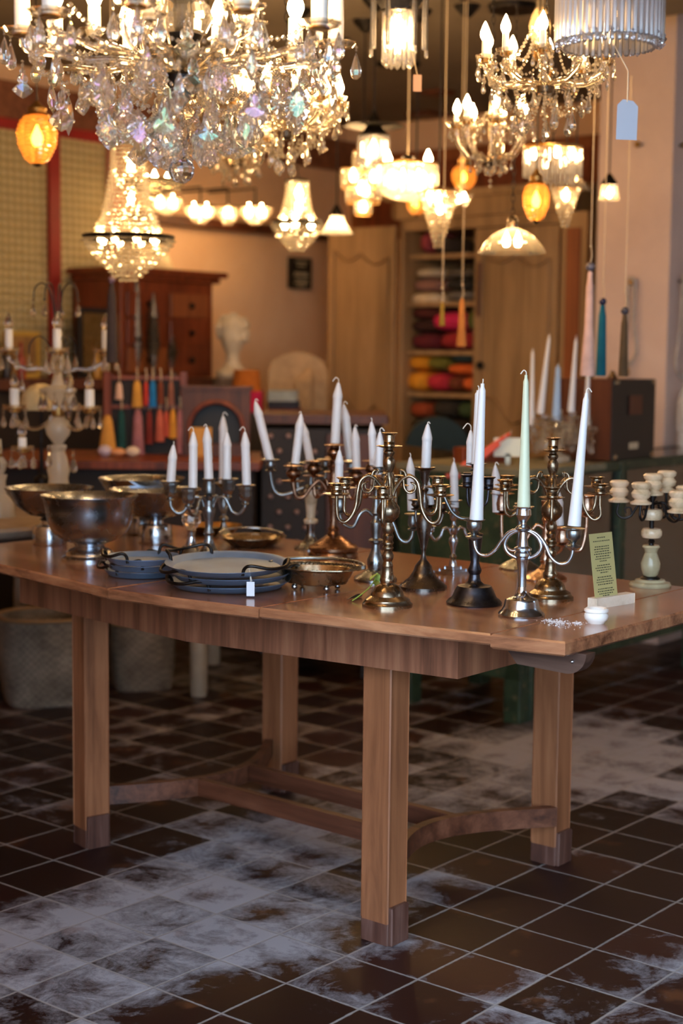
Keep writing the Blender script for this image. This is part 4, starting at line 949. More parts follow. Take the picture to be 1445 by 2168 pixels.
# tall cupboard with open door and shelves
VA = V0-.78
def av(px): return onv(px, 700, VA).dot(U)
def az_(py, px=930): return onv(px, py, VA).z
uL_, uI0, uI1, uR_ = av(700), av(852), av(1008), av(1192)
t = thing('shelf_cupboard', uv((uI0+uR_)/2, VA+.3), 'tall pale wooden cupboard with one door open on shelves of folded textiles', 'cupboard')
ztop = az_(462)
mb = MB(); cb(mb, uI0-.03, uI0, VA, VA+.6, 0, ztop); cb(mb, uR_-.02, uR_+.02, VA, VA+.6, 0, ztop); cb(mb, uI0, uR_, VA+.55, VA+.6, 0, ztop); cb(mb, uI0, uR_, VA+.01, VA+.6, 0, .12); cb(mb, uI0-.02, uR_+.02, VA, VA+.6, ztop-.06, ztop); mb.build('carcass', X['armoire'], t, 30)
mb = MB(); cb(mb, uI0-.06, uR_+.08, VA-.06, VA+.6, ztop, ztop+.10, .02); cb(mb, uI0-.10, uR_+.12, VA-.1, VA+.6, ztop+.10, ztop+.14, .015); mb.build('cornice', X['armoire'], t, 30)
SH = [az_(536), az_(638), az_(742), az_(832)]
for z_ in SH:
    mb = MB(); cb(mb, uI0, uI1, VA+.04, VA+.55, z_-.025, z_); mb.build('shelf', X['armoire'], t, 30)
def adoor(u0, u1, v_, z1, name):
    mb = MB(); cb(mb, u0, u1, v_, v_+.03, .1, z1, .004); d_ = mb.build(name, X['armoire'], t, 30)
    # raised scalloped field
    w = u1-u0; n = 30; low = z1*.5-.25
    pts = [(u0+w*.12, z1-.13-.03*math.cos(0))]
    top = [(u0+w*(.1+.8*i/n), z1-.12-.05*abs(math.sin(PI*2*i/n))-.05*(i/n)) for i in range(n+1)]
    bot = [(u0+w*(.9-.8*i/n), .98-.10*(1-i/n)*0+.05*math.sin(PI*3*(i/n))+(.10*i/n)) for i in range(n+1)]
    poly = top+bot
    mb = MB().tube([uv(a, v_-.003, b) for a, b in poly], .008, 6, closed=True); mb.build('moulding', X['armoire'], d_, 60)
    return d_
adoor(uL_, uI0-.035, VA-.035, ztop-.03, 'door'); dR = adoor(uI1, uR_-.02, VA-.032, ztop-.07, 'door')
mb = MB(); cb(mb, uI1+.03, uI1+.055, VA-.05, VA-.032, az_(672), az_(560)); mb.build('hinge_strip', X['brownwood'], dR, 30)
MB().ball(uv(uI1+.06, VA-.05, az_(772)), .022, 12, 8).build('knob', X['iron'], dR)
# second dark cupboard towards the pillar
u2, u3 = av(1196)+.02, av(1262)
t2 = thing('tall_cabinet', uv((u2+u3)/2, VA-.1), 'tall brown cabinet standing between the pale cupboard and the pillar', 'cabinet')
mb = MB(); cb(mb, u2+.02, u3, VA-.12, VA+.4, 0, ztop-.02); mb.build('body', X['armoire'], t2, 30)
mb = MB(); cb(mb, u2+.05, u3-.03, VA-.13, VA-.12, .2, ztop-.1); mb.build('door_panel', X['panelwood'], t2, 30)
t3 = thing('dark_gap_filler', uv(u3+.2, VA-.1), 'nearly black bookcase for the dark gap beside the pillar', 'filler')
mb = MB(); cb(mb, u3+.01, min(u3+.3, UP-.40), VA-.05, VA+.4, 0, ztop+.15); mb.build('body', X['dark'], t3, 30)  # nearly black block put in to stand for a dark gap
mb = MB(); cb(mb, u3+.02, min(u3+.28, UP-.42), VA-.06, VA-.05, 1.5, 1.9); mb.build('panel', X['brownwood'], t3, 30)
# folded textiles
def cushion(px0, px1, py0, py1, col, lab, dep=.3, back=.06, cat='cushion'):
    a = onv(px0, py1, VA+back); b = onv(px1, py1, VA+back); zt2_ = onv((px0+px1)/2, py0, VA+back).z; zb_ = onv((px0+px1)/2, py1, VA+back).z
    c = (a+b)/2+V*(dep/2); c.z = zb_; w = (b-a).length; h = zt2_-zb_; n = 20; vs = []; seg = 28
    for i in range(n+1):
        ph = -PI/2+PI*i/n; cz = math.copysign(abs(math.sin(ph))**.7, math.sin(ph)); cr_ = math.cos(ph)**.55 if 0 < i < n else .001
        for j in range(seg):
            th_ = 2*PI*j/seg; sx = math.copysign(abs(math.cos(th_))**.5, math.cos(th_)); sy = math.copysign(abs(math.sin(th_))**.5, math.sin(th_))
            vs.append(c+U*(sx*cr_*w/2)+V*(sy*cr_*dep/2)+Vector((0, 0, h/2+cz*h/2*(1+.05*math.sin(3*th_)))))
    MB().add(vs, [(i*seg+j, i*seg+(j+1) % seg, (i+1)*seg+(j+1) % seg, (i+1)*seg+j) for i in range(n) for j in range(seg)]).build('folded_cushion', fab('cloth_'+lab.split()[0], lin(*col)), None, 180, origin=c, label=lab, cat=cat)
for d_ in ((884, 908, 490, 535, (150, 62, 72), 'dusky rose bundle on the top shelf of the cupboard'), (910, 945, 500, 535, (70, 56, 46), 'dark taupe bundle on the top shelf of the cupboard'),
           (860, 925, 618, 646, (225, 205, 172), 'cream cushion folded at the open door edge of the second shelf'), (866, 930, 590, 617, (150, 110, 100), 'pinkish striped throw second from top of the cream stack'), (870, 928, 566, 589, (186, 172, 150), 'grey-beige knitted throw on top of the cream stack'),
           (934, 1004, 590, 614, (40, 38, 36), 'black folded blanket on the second cupboard shelf'), (934, 1004, 614, 637, (110, 104, 98), 'black and white patterned blanket under the black one'), (936, 1003, 566, 589, (92, 84, 74), 'grey folded blanket topping the black one'),
           (862, 925, 650, 676, (84, 30, 26), 'dark red cushion directly under the cream one'), (862, 925, 677, 704, (60, 28, 24), 'maroon cushion in the middle of the red stack'), (862, 922, 705, 741, (96, 24, 36), 'wine red cushion at the bottom of the red stack'),
           (905, 985, 660, 700, (214, 36, 92), 'bright pink cushion on the third shelf'), (982, 1004, 655, 700, (84, 92, 38), 'moss green cushion squeezed beside the pink one'), (922, 1002, 702, 740, (150, 34, 40), 'crimson cushion under the bright pink one'),
           (857, 905, 752, 784, (224, 150, 30), 'golden yellow cushion on the fourth shelf'), (898, 942, 754, 784, (116, 112, 40), 'olive green cushion next to the golden yellow one'), (944, 1004, 746, 769, (36, 58, 62), 'dark teal folded cloth on the fourth shelf'), (938, 1004, 770, 794, (222, 104, 40), 'orange cushion above the rust one on the fourth shelf'),
           (854, 897, 786, 828, (236, 160, 40), 'amber yellow cushion below the golden one'), (896, 940, 790, 828, (200, 48, 66), 'raspberry cushion in the bottom row of the fourth shelf'), (942, 974, 796, 828, (120, 60, 34), 'rust brown cushion in the bottom row of the fourth shelf'), (973, 1004, 798, 828, (230, 110, 50), 'tangerine cushion at the closed door end of the fourth shelf'),
           (860, 905, 850, 885, (160, 70, 36), 'russet cushion on the fifth shelf'), (908, 962, 846, 885, (52, 46, 40), 'charcoal cushion on the fifth shelf'), (962, 1003, 850, 888, (60, 80, 48), 'forest green cushion on the fifth shelf')):
    cushion(*d_)
cushion(856, 1004, 886, 925, (40, 30, 26), 'long black bolster at the bottom of the cupboard shelves')
# teal armchair
c = Q(925, 950, 7.0); c.z = 0; tl = fab('teal_velvet', lin(24, 44, 50)); t = thing('teal_armchair', c, 'dark teal upholstered armchair seen over the green counter', 'armchair')
zt3 = Q(925, 882, 7.0).z; w3 = 138*7.0/F
poly = [(-w3/2, .25), (w3/2, .25)]+[(w3/2*math.cos(a)*1.0 if abs(math.cos(a)) < .999 else w3/2, zt3-.16+.16*math.sin(a)) for a in [PI*i/16 for i in range(17)]]
MB().prism(poly, -.07, .07, 0, lambda v: c+Vector((v.x, -v.z, v.y))).build('backrest', tl, t, 40)
bx('seat', c+Vector((0, .38, .36)), (w3*.8, .6, .22), 0, tl, t, .05)
for s_ in (-1, 1): bx('armrest', c+Vector((s_*w3*.46, .38, .45)), (.09, .62, .4), 0, tl, t, .04)
for sx in (-1, 1):
    for sy in (.1, .6): bx('leg', c+Vector((sx*w3*.4, sy, .13)), (.04, .04, .26), 0, X['dark'], t)
# studded dark chest
cA_ = P(548, 1300, 0); Ys = 6.25
a = Q(552, 876, Ys); b = Q(816, 876, Ys); c = (a+b)/2; c.z = 0; hz = a.z; w = (b-a).length
t = thing('studded_chest', c+Vector((0, .25, 0)), 'high dark chest with rows of pale metal studs behind the bronze candelabrum', 'chest')
bx('body', c+Vector((0, .25, .08+(hz-.12)/2)), (w, .5, hz-.16), 0, X['dark'], t)
bx('lid', c+Vector((0, .25, hz-.02)), (w+.03, .54, .035), 0, X['brownwood'], t, .008)
bx('end_frame', c+Vector((w/2-.12, -.006, .08+(hz-.12)/2)), (.24, .012, hz-.2), 0, X['brownwood'], t)
stud = MB().ball((0, 0, 0), .0115, 10, 6, sc=(1, .6, 1)).mesh('stud', plain('stud_metal', lin(150, 122, 118), .4, .3), 180)
for i in range(7):
    for j in range(11):
        p = c+Vector((-w/2+.04+.072*(i+.5*(j % 2)), -.004, hz-.09-.062*j))
        if p.x < c.x+w/2-.25: inst('stud', stud, t, p)
for sx in (-1, 1): bx('foot', c+Vector((sx*(w/2-.05), .05, .04)), (.08, .08, .08), 0, X['dark'], t); bx('foot', c+Vector((sx*(w/2-.05), .45, .04)), (.08, .08, .08), 0, X['dark'], t)
# shelf of the left wall, drawers cabinet and its neighbours
US = U0+.55
def onS(px, z, du=.0): r = ray(px, 800); d_ = Vector((r.x, r.y, 0)); tt = (US+du)/d_.dot(U); p = d_*tt; p.z = z; return p
ZS = 1.20
t = thing('wall_shelf_unit', uv(U0+.3, 5.2), 'long dark shelf unit under the cream panels, carrying the drawer cabinet', 'shelf unit')
vE = onS(470, 0).dot(V)
mb = MB(); cb(mb, U0+.01, US, 3.4, vE, ZS-.05, ZS); mb.build('top', X['brownwood'], t, 30)
mb = MB(); cb(mb, U0+.02, US-.05, 3.45, vE-.04, .06, ZS-.05); mb.build('body', X['dark'], t, 30)
mb = MB(); cb(mb, U0+.02, US-.04, 3.45, vE-.04, .5, .54); mb.build('rail', X['brownwood'], t, 30)
zc0, zc1 = ZS+.001, onu(460, 578, U0+.45).z
vA, vB_ = onu(262, 700, U0+.45).dot(V), onu(455, 700, U0+.45).dot(V)
t = thing('drawer_cabinet', uv(U0+.25, (vA+vB_)/2, ZS), 'red-brown wooden cabinet of small drawers with a heavy cornice on the shelf', 'drawer cabinet')
mb = MB(); cb(mb, U0+.065, U0+.43, vA, vB_, zc0, zc1-.04); mb.build('carcass', X['redwood'], t, 30)
mb = MB(); cb(mb, U0+.066, U0+.47, vA-.03, vB_+.03, zc1-.06, zc1-.03, .01); cb(mb, U0+.067, U0+.50, vA-.06, vB_+.06, zc1-.03, zc1, .01); mb.build('cornice', X['redwood'], t, 30)
nz = 3
for i in range(2):
    for j in range(nz):
        va = vA+.03+(vB_-vA-.05)*i/2; vb = va+(vB_-vA-.09)/2; z0_ = zc0+.03+(zc1-zc0-.13)*j/nz; z1_ = z0_+(zc1-zc0-.13)/nz-.02
        mb = MB(); cb(mb, U0+.43, U0+.445, va, vb, z0_, z1_, .004); d_ = mb.build('drawer', X['redwood'] if (i+j) % 3 else X['panelwood'], t, 30)
        MB().ball(uv(U0+.46, (va+vb)/2, (z0_+z1_)/2), .016, 10, 8).build('knob', X['iron'], d_)
c = uv(U0+.2, vB_-.30, zc1); MB().lathe(c, [(.001, .0), (.02, 0), (.17, .0), (.165, .03), (.14, .09), (.10, .135), (.05, .16), (.001, .165)], 40).build('dome_lampshade', plain('cream_dome', lin(222, 205, 165), .4), None, origin=c, label='cream dome lampshade resting on the drawer cabinet', cat='lampshade')
def cone(px, y0, y1, rpx, lab, prof, mat, du=-.12):
    c = onS(px, ZS+.001, du); k = c.y/F; S0 = Q(px, y0, c.y).z; S1 = Q(px, y1, c.y).z; L = S1-ZS; n = 46
    pr = []
    for i in range(n+1):
        f_ = i/n; r = rpx*k*np.interp(f_, [p[0] for p in prof], [p[1] for p in prof]); pr += [(max(r*(1 if i % 2 else .78), .0008), L*f_)]
    MB().lathe(c, pr, 18).build('wire_obelisk', mat, None, 60, origin=c, label=lab, cat='ornament')
wm = metal('grey_wire', lin(150, 146, 140), lin(96, 92, 88), .45, 60, .6)
cone(290, 800, 585, 13, 'tallest grey beaded obelisk, in front of the drawer cabinet', [(0, .5), (.02, 1), (.04, .3), (.35, 1), (.9, .45), (1, .05)], wm)
cone(325, 800, 618, 14, 'grey beaded obelisk standing between the tallest and the shortest', [(0, .6), (.02, 1), (.06, .25), (.4, 1.1), (.75, .7), (1, .05)], wm, -.05)
cone(363, 800, 690, 12, 'shortest grey beaded obelisk with a diamond body', [(0, 1.2), (.04, 1.3), (.12, .3), (.5, 1.2), (.62, .8), (1, .1)], wm)
# picture, framed mirror, bottles at the panel end of the shelf
def flat(name, lab, cat, px0, px1, py0, py1, m1, m2, du=-.3, z=ZS, th=.03, bw=.1):
    a = onS(px0, z, du); b = onS(px1, z, du); hh = Q((px0+px1)/2, py0, (a.y+b.y)/2).z-z; c = (a+b)/2; w = (b-a).length; rz = math.atan2((b-a).y, (b-a).x); t = thing(name, c, lab, cat)
    n_ = Vector((math.sin(rz), -math.cos(rz), 0)); bb = min(w, hh)*bw
    for (dx, dz, ww, h_) in ((0, hh-bb/2, w, bb), (0, bb/2, w, bb), (-w/2+bb/2, hh/2, bb, hh-2*bb), (w/2-bb/2, hh/2, bb, hh-2*bb)):
        pass
    mb = MB(); d_ = (b-a).normalized()
    for (dx, dz, ww, h_) in ((0, hh-bb/2, w, bb), (0, bb/2, w, bb), (-w/2+bb/2, hh/2, bb, hh-2*bb), (w/2-bb/2, hh/2, bb, hh-2*bb)):
        mb.box(c+d_*dx+Vector((0, 0, dz)), (ww, th, h_), rz, 0, .003)
    mb.build('frame', m1, t, 30)
    MB().box(c+Vector((0, 0, hh/2)), (w-2*bb, th*.5, hh-2*bb), rz, 0, 0).build('panel', m2, t, 0)
    return t
flat('framed_picture', 'small yellow-framed picture on the shelf before the cream panels', 'picture', 10, 82, 702, 800, plain('ochre', lin(196, 156, 60), .6), plain('picture_red', lin(150, 110, 60), .6, var=.5, scale=12))
flat('framed_mirror', 'dark framed old gilt mirror leaning behind the crystal candelabrum', 'mirror', 165, 252, 652, 800, X['dark'], metal('old_mirror', lin(190, 165, 110), lin(130, 105, 60), .25, 8, .5), -.2)
for (px, y1, r, col, lab) in ((14, 715, 11, (40, 28, 24), 'dark brown bottle at the near end of the shelf'), (45, 725, 9, (150, 44, 34), 'slim red bottle standing before the yellow picture'), (205, 740, 9, (190, 140, 50), 'amber bottle before the gilt mirror')):
    c = onS(px, ZS, -.08); k = c.y/F; h_ = Q(px, y1, c.y).z-ZS
    MB().lathe(c, [(r*k, 0), (r*k*1.05, .01), (r*k, h_*.55), (r*k*.4, h_*.7), (r*k*.38, h_*.95), (r*k*.5, h_), (.001, h_)], 20).build('bottle', plain('bottle_'+str(px), lin(*col), .3), None, origin=c, label=lab, cat='bottle')
# bust
c = Q(492, 832, 7.9); c.z = ZS-.02; k = c.y/F; bz = lambda py: Q(492, py, 7.9).z
wh = plain('white_plaster_cast', lin(205, 190, 165), .7, var=.08, scale=20)
t = thing('plaster_bust', Vector((c.x, c.y, .0)), 'white plaster bust with curled hair on a pedestal beside the drawer cabinet', 'bust')
zb0 = bz(800)
MB().lathe((c.x, c.y, 0), [(.11, 0), (.11, .04), (.085, .06), (.08, zb0-.06), (.10, zb0-.03), (.10, zb0)], 32).build('pedestal', plain('pedestal_stone', lin(120, 100, 84), .7), t)
n = 28; seg = 32; vs = []; zt4 = bz(668); Lb = zt4-zb0
prof = [(0, .085), (.08, .10), (.16, .06), (.26, .036), (.38, .036), (.46, .048), (.56, .064), (.68, .075), (.82, .078), (.92, .062), (.97, .04), (1, .001)]
for i in range(n+1):
    f_ = i/n; r = float(np.interp(f_, [p[0] for p in prof], [p[1] for p in prof])); 
    for j in range(seg):
        a = 2*PI*j/seg; rr = r
        if .42 < f_ < .86:                       # face towards the camera and to the right
            face = math.exp(-((a-5.1+0)**2)/.06); rr += .020*face*math.exp(-((f_-.60)/.05)**2)
            rr += .008*math.exp(-((a-5.1)**2)/.12)*math.exp(-((f_-.50)/.03)**2)-.010*(math.exp(-((a-4.8)**2)/.02)+math.exp(-((a-5.45)**2)/.02))*math.exp(-((f_-.68)/.03)**2)
        vs.append(Vector((c.x+rr*math.cos(a)*.92, c.y+rr*math.sin(a)*1.1, zb0+Lb*f_)))
hd = MB().add(vs, [(i*seg+j, i*seg+(j+1) % seg, (i+1)*seg+(j+1) % seg, (i+1)*seg+j) for i in range(n) for j in range(seg)]).build('head', wh, t, 180)
mb = MB(); random.seed(3)
for i in range(70):
    a = random.uniform(-.6, 3.6); f_ = random.uniform(.62, 1.0); r = float(np.interp(f_, [p[0] for p in prof], [p[1] for p in prof]))
    mb.ball((c.x+r*math.cos(a)*.95, c.y+r*math.sin(a)*1.1, zb0+Lb*f_), random.uniform(.012, .02), 8, 6)
mb.build('hair', wh, t, 180)
# orange-brown shade, magenta boxes
Yp = 7.7
def boxq(name, lab, cat, px0, px1, py0, py1, Y, dep, m, z0=None, bev=.004):
    a = Q(px0, py1, Y); b = Q(px1, py0, Y); zb_ = a.z if z0 is None else z0
    c = Vector(((a.x+b.x)/2, Y+dep/2, (zb_+b.z)/2)); return MB().box(c, (b.x-a.x, dep, b.z-zb_), 0, 0, bev).build(name, m, None, 30, label=lab, cat=cat)
bench = boxq('low_cabinet', 'low dark wooden cabinet behind the arched frame', 'cabinet', 470, 700, 876, 1100, 7.5, .27, X['dark'], 0.0)
zq = Q(500, 876, 7.5).z
boxq('magenta_box', 'magenta storage box under the mustard lampshade', 'box', 512, 553, 829, 876, 7.6, .2, fab('magenta', lin(190, 28, 80)), zq)
c = Q(522, 829, 7.7); k = c.y/F
MB().lathe(c, [(32*k, .001), (27*k, 46*k), (26*k, 46*k), (31*k, .002)], 36, cap=False).build('drum_lampshade', fab('mustard_cloth', lin(176, 98, 28)), None, origin=c, label='mustard brown tapered lampshade on the magenta box', cat='lampshade')
# cream armchair
c = Q(628, 870, 8.12); c.z = 0; cm = fab('cream_linen', lin(196, 164, 126)); t = thing('cream_armchair', c, 'cream armchair with rolled back against the plaster wall', 'armchair')
zb_ = Q(628, 748, 8.0).z; w3 = 128*8/F
bx('seat', c+Vector((0, 0, .62)), (w3, .5, .45), 0, cm, t, .05)
poly = [(-w3*.5, .3), (w3*.5, .3), (w3*.5, zb_-.1)]+[(w3*.5-.02-(w3-.04)*i/10, zb_-.04+.05*math.sin(PI*i/10)) for i in range(11)]+[(-w3*.5, zb_-.1)]
MB().prism(poly, -.06, .06, 0, lambda v: c+Vector((v.x, .2-v.z, v.y))).build('backrest', cm, t, 40)
bx('bolster', c+Vector((.07, .04, (zb_+.85)/2)), (.16, .16, .34), .1, cm, t, .07)
for sx in (-1, 1): bx('leg', c+Vector((sx*w3*.4, -.1, .2)), (.05, .05, .4), 0, X['dark'], t); bx('leg', c+Vector((sx*w3*.4, .2, .2)), (.05, .05, .4), 0, X['dark'], t)
zc_ = Q(600, 876, 7.6).z
for i, (py0, py1, col, lab) in enumerate(((866, 876, (96, 30, 34), 'dark red flat box at the bottom of the small stack'), (850, 866, (40, 44, 60), 'dark blue flat box in the middle of the small stack'), (828, 850, (150, 158, 160), 'pale grey box on top of the small stack by the cream armchair'))):
    boxq('flat_box', lab, 'box', 566, 636-4*i, py0, py1, 7.55, .22, fab('boxc'+str(i), lin(*col)), Q(600, py1, 7.55).z if i else zc_-.0)
# ------------------------------------------------------------------ display table with tassels
Yt_ = 5.92; ZD = Q(380, 978, Yt_).z
a = Q(-70, 978, Yt_); b = Q(552, 978, Yt_); w = b.x-a.x; c = Vector(((a.x+b.x)/2, Yt_+.35, 0))
t = thing('display_table', c, 'red-brown display table on pale turned legs, crowded with tassels and frames', 'table')
bx('tabletop', c+Vector((0, 0, ZD-.015)), (w, .72, .03), 0, X['redwood'], t, .006)
bx('drawer_box', c+Vector((0, .02, ZD-.20)), (w-.06, .62, .34), 0, X['dark'], t)
pl = plain('pale_grey_paint', lin(170, 155, 135), .6, var=.15, scale=10)
lp = P(420, 1473, 0)
for x_, y_ in ((lp.x, lp.y), (a.x+.08, lp.y), (lp.x, Yt_+.60), (a.x+.08, Yt_+.60)):
    MB().lathe((x_, y_, 0), [(.030, 0), (.034, .02), (.034, .3), (.030, .4), (.034, ZD-.37)], 20).build('leg', pl, t)
bx('stretcher', Vector(((lp.x+a.x+.08)/2, Yt_+.40, .25)), (lp.x-a.x-.1, .03, .05), 0, pl, t)
def tassel(px, ytop, ybot, rpx, col, lab, Y, cord_top=None, ball=None, name='tassel', flare=1.25, cordw=.0016, plate=None, pn=None):
    """ball or knot, neck, skirt of threads; optional cord up to cord_top (a photo y, or 'ceiling')"""
    bot = Q(px, ybot, Y); k = Y/F; zt_ = Q(px, ytop, Y).z; L = zt_-bot.z
    t = thing(name, bot, lab, 'tassel'); seg = 36
    pr = [(.92*flare, 0), (1.0*flare, .02), (1.0, .45), (.82, .85), (.6, .93), (.55, .95), (.62, .97), (.4, 1.0)]
    vs = []
    for r, f_ in pr:
        for j in range(seg): vs.append(bot+Vector((r*rpx*k*math.cos(2*PI*j/seg)*(1+.06*(j % 2)), r*rpx*k*math.sin(2*PI*j/seg)*(1+.06*(j % 2)), L*f_)))
    MB().add(vs, [(i*seg+j, i*seg+(j+1) % seg, (i+1)*seg+(j+1) % seg, (i+1)*seg+j) for i in range(len(pr)-1) for j in range(seg)]+[tuple(range(seg))[::-1]]).build('skirt', fab('thread_%d_%d' % (px, ybot), lin(*col)), t, 50)
    z_ = zt_
    if ball:
        rb = ball[0]*k; MB().ball((bot.x, bot.y, zt_+rb*.9), rb, 20, 12).build('bead', plain('bead%d_%d' % (px, ybot), lin(*ball[1]), .25, var=.4, scale=80), t, 180); z_ = zt_+rb*1.8
    if cord_top:
        zc = ZC if cord_top == 'ceiling' else Q(px, cord_top, Y).z
        q = [Vector((bot.x, bot.y, z_)), Vector((bot.x+.004, bot.y, z_+.02)), Vector((bot.x, bot.y, z_+.05)), Vector((bot.x, bot.y, zc))]
        mb = MB().tube(crom(q[:3], 4)+[q[3]], cordw, 6); mb.ball(q[2], cordw*2.6, 8, 6); mb.build('cord', X['cord'], t, 80)
        if plate: MB().lathe((bot.x, bot.y, zc), [(.001, -.045), (.018, -.04), (.038, -.015), (.042, 0), (.001, 0)], 24).build('ceiling_cap', plate, t)
    return t
# rack with the small coloured tassels
r0 = Q(226, 962, 6.35); r1 = Q(388, 962, 6.35); zr1, zr2 = Q(300, 800, 6.35).z, Q(300, 862, 6.35).z
t = thing('tassel_rack', Vector(((r0.x+r1.x)/2, 6.35, ZD)), 'brown wooden rack with two bars of hanging coloured tassels', 'rack')
for x_ in (r0.x, r1.x): bx('post', Vector((x_, 6.37, (ZD+zr1)/2+.01)), (.03, .03, zr1-ZD+.03), 0, X['redwood'], t)
for z_ in (zr1, zr2): bx('bar', Vector(((r0.x+r1.x)/2, 6.37, z_)), (r1.x-r0.x, .02, .016), 0, X['redwood'], t)
bx('back_board', Vector(((r0.x+r1.x)/2, 6.40, (ZD+zr1)/2)), (r1.x-r0.x, .012, zr1-ZD), 0, X['dark'], t)
for (px, y0, y1, r, col, nm) in ((252, 810, 846, 7, (225, 190, 170), 'pale peach'), (290, 806, 862, 9, (214, 160, 70), 'straw yellow'), (309, 808, 858, 5, (196, 60, 50), 'scarlet'), (323, 806, 862, 7, (24, 120, 190), 'bright blue'), (340, 808, 856, 6, (120, 60, 40), 'cinnamon'), (362, 808, 858, 6, (150, 96, 80), 'dusty brown')):
    tassel(px, y0, y1, r, col, nm+' small tassel on the upper bar of the rack', 6.33, 800, name='small_tassel')
for (px, y0, y1, r, col, nm) in ((257, 868, 950, 8, (20, 72, 72), 'deep teal'), (292, 868, 962, 11, (165, 110, 118), 'dusty mauve'), (316, 870, 940, 7, (120, 40, 36), 'brick red'), (338, 868, 935, 8, (196, 100, 80), 'salmon'), (352, 870, 925, 6, (190, 84, 64), 'coral pink'), (366, 866, 928, 7, (226, 160, 60), 'sunflower yellow'), (381, 868, 960, 7, (186, 120, 120), 'rose pink')):
    tassel(px, y0, y1, r, col, nm+' tassel on the lower bar of the rack', 6.33, 862, name='small_tassel')
# cone shade, shells and packets on the display table
c = Q(228, 965, 6.25); c.z = ZD; k = c.y/F
MB().lathe(c, [(20*k, 0), (10*k, 75*k), (6*k, 84*k), (.001, 86*k)], 30).build('cone_lampshade', fab('straw_cloth', lin(205, 150, 70)), None, origin=c, label='straw-coloured cone on the display table beside the tassel rack', cat='lampshade')
for (px, w_, h_, col, lab) in ((222, 15, 24, (205, 195, 215), 'lilac white packet at the edge of the display table'), (250, 17, 18, (225, 160, 110), 'peach coloured shell on the display table'), (281, 15, 22, (235, 215, 190), 'cream shell nearest the mauve tassel')):
    c = Q(px, 968, 6.2); c.z = ZD; k = c.y/F; MB().ball(c+Vector((0, 0, h_*k*.5)), w_*k, 16, 10, sc=(1, .7, h_/w_*.5)).build('shell', plain('shell%d' % px, lin(*col), .5), None, 180, origin=c, label=lab, cat='shell')
# arched wooden frame
a = Q(386, 970, 6.3); b = Q(528, 970, 6.3); zt5 = Q(456, 826, 6.3).z; w = b.x-a.x; cx_ = (a.x+b.x)/2; hh = zt5-ZD
t = thing('arched_frame', Vector((cx_, 6.33, ZD)), 'brown wooden box frame with a round arched dark opening', 'frame')
N = 24; R_ = w*.40; zc_ = ZD+hh*.42
outer = []; inner = []
for i in range(N+1):
    al = PI*i/N; inner.append(Vector((cx_+R_*math.cos(al), 6.3, zc_+R_*.98*math.sin(al))))
    x_ = max(-w/2, min(w/2, R_*1.9*math.cos(al))); outer.append(Vector((cx_+x_, 6.3, min(zt5, zc_+R_*2.2*math.sin(al)+.0))))
inner = [Vector((cx_+R_, 6.3, ZD+.05))]+inner+[Vector((cx_-R_, 6.3, ZD+.05))]; outer = [Vector((cx_+w/2, 6.3, ZD))]+outer+[Vector((cx_-w/2, 6.3, ZD))]
vs = []; 
for p, q in zip(inner, outer): vs += [p, q, q+Vector((0, .06, 0)), p+Vector((0, .06, 0))]
M_ = len(inner); mb = MB().add(vs, [(i*4+k, i*4+(k+1) % 4, i*4+4+(k+1) % 4, i*4+4+k) for i in range(M_-1) for k in range(4)])
mb.box((cx_, 6.33, ZD+.025), (w, .07, .05), 0, 0, .003).box((cx_, 6.33, zt5+.008), (w+.02, .09, .016), 0, 0, .003); mb.build('frame', X['brownwood'], t, 30)
MB().tube(inner, .010, 8).build('arch_moulding', X['redwood'], t, 60)
MB().box((cx_, 6.38, ZD+hh/2), (w-.02, .01, hh-.02), 0, 0, 0).build('back_panel', X['black'], t, 0)
boxq('yellow_card', 'yellow card leaning inside the arched frame', 'card', 402, 448, 905, 968, 6.24, .004, plain('yellow_card', lin(222, 160, 70), .6), ZD, 0)
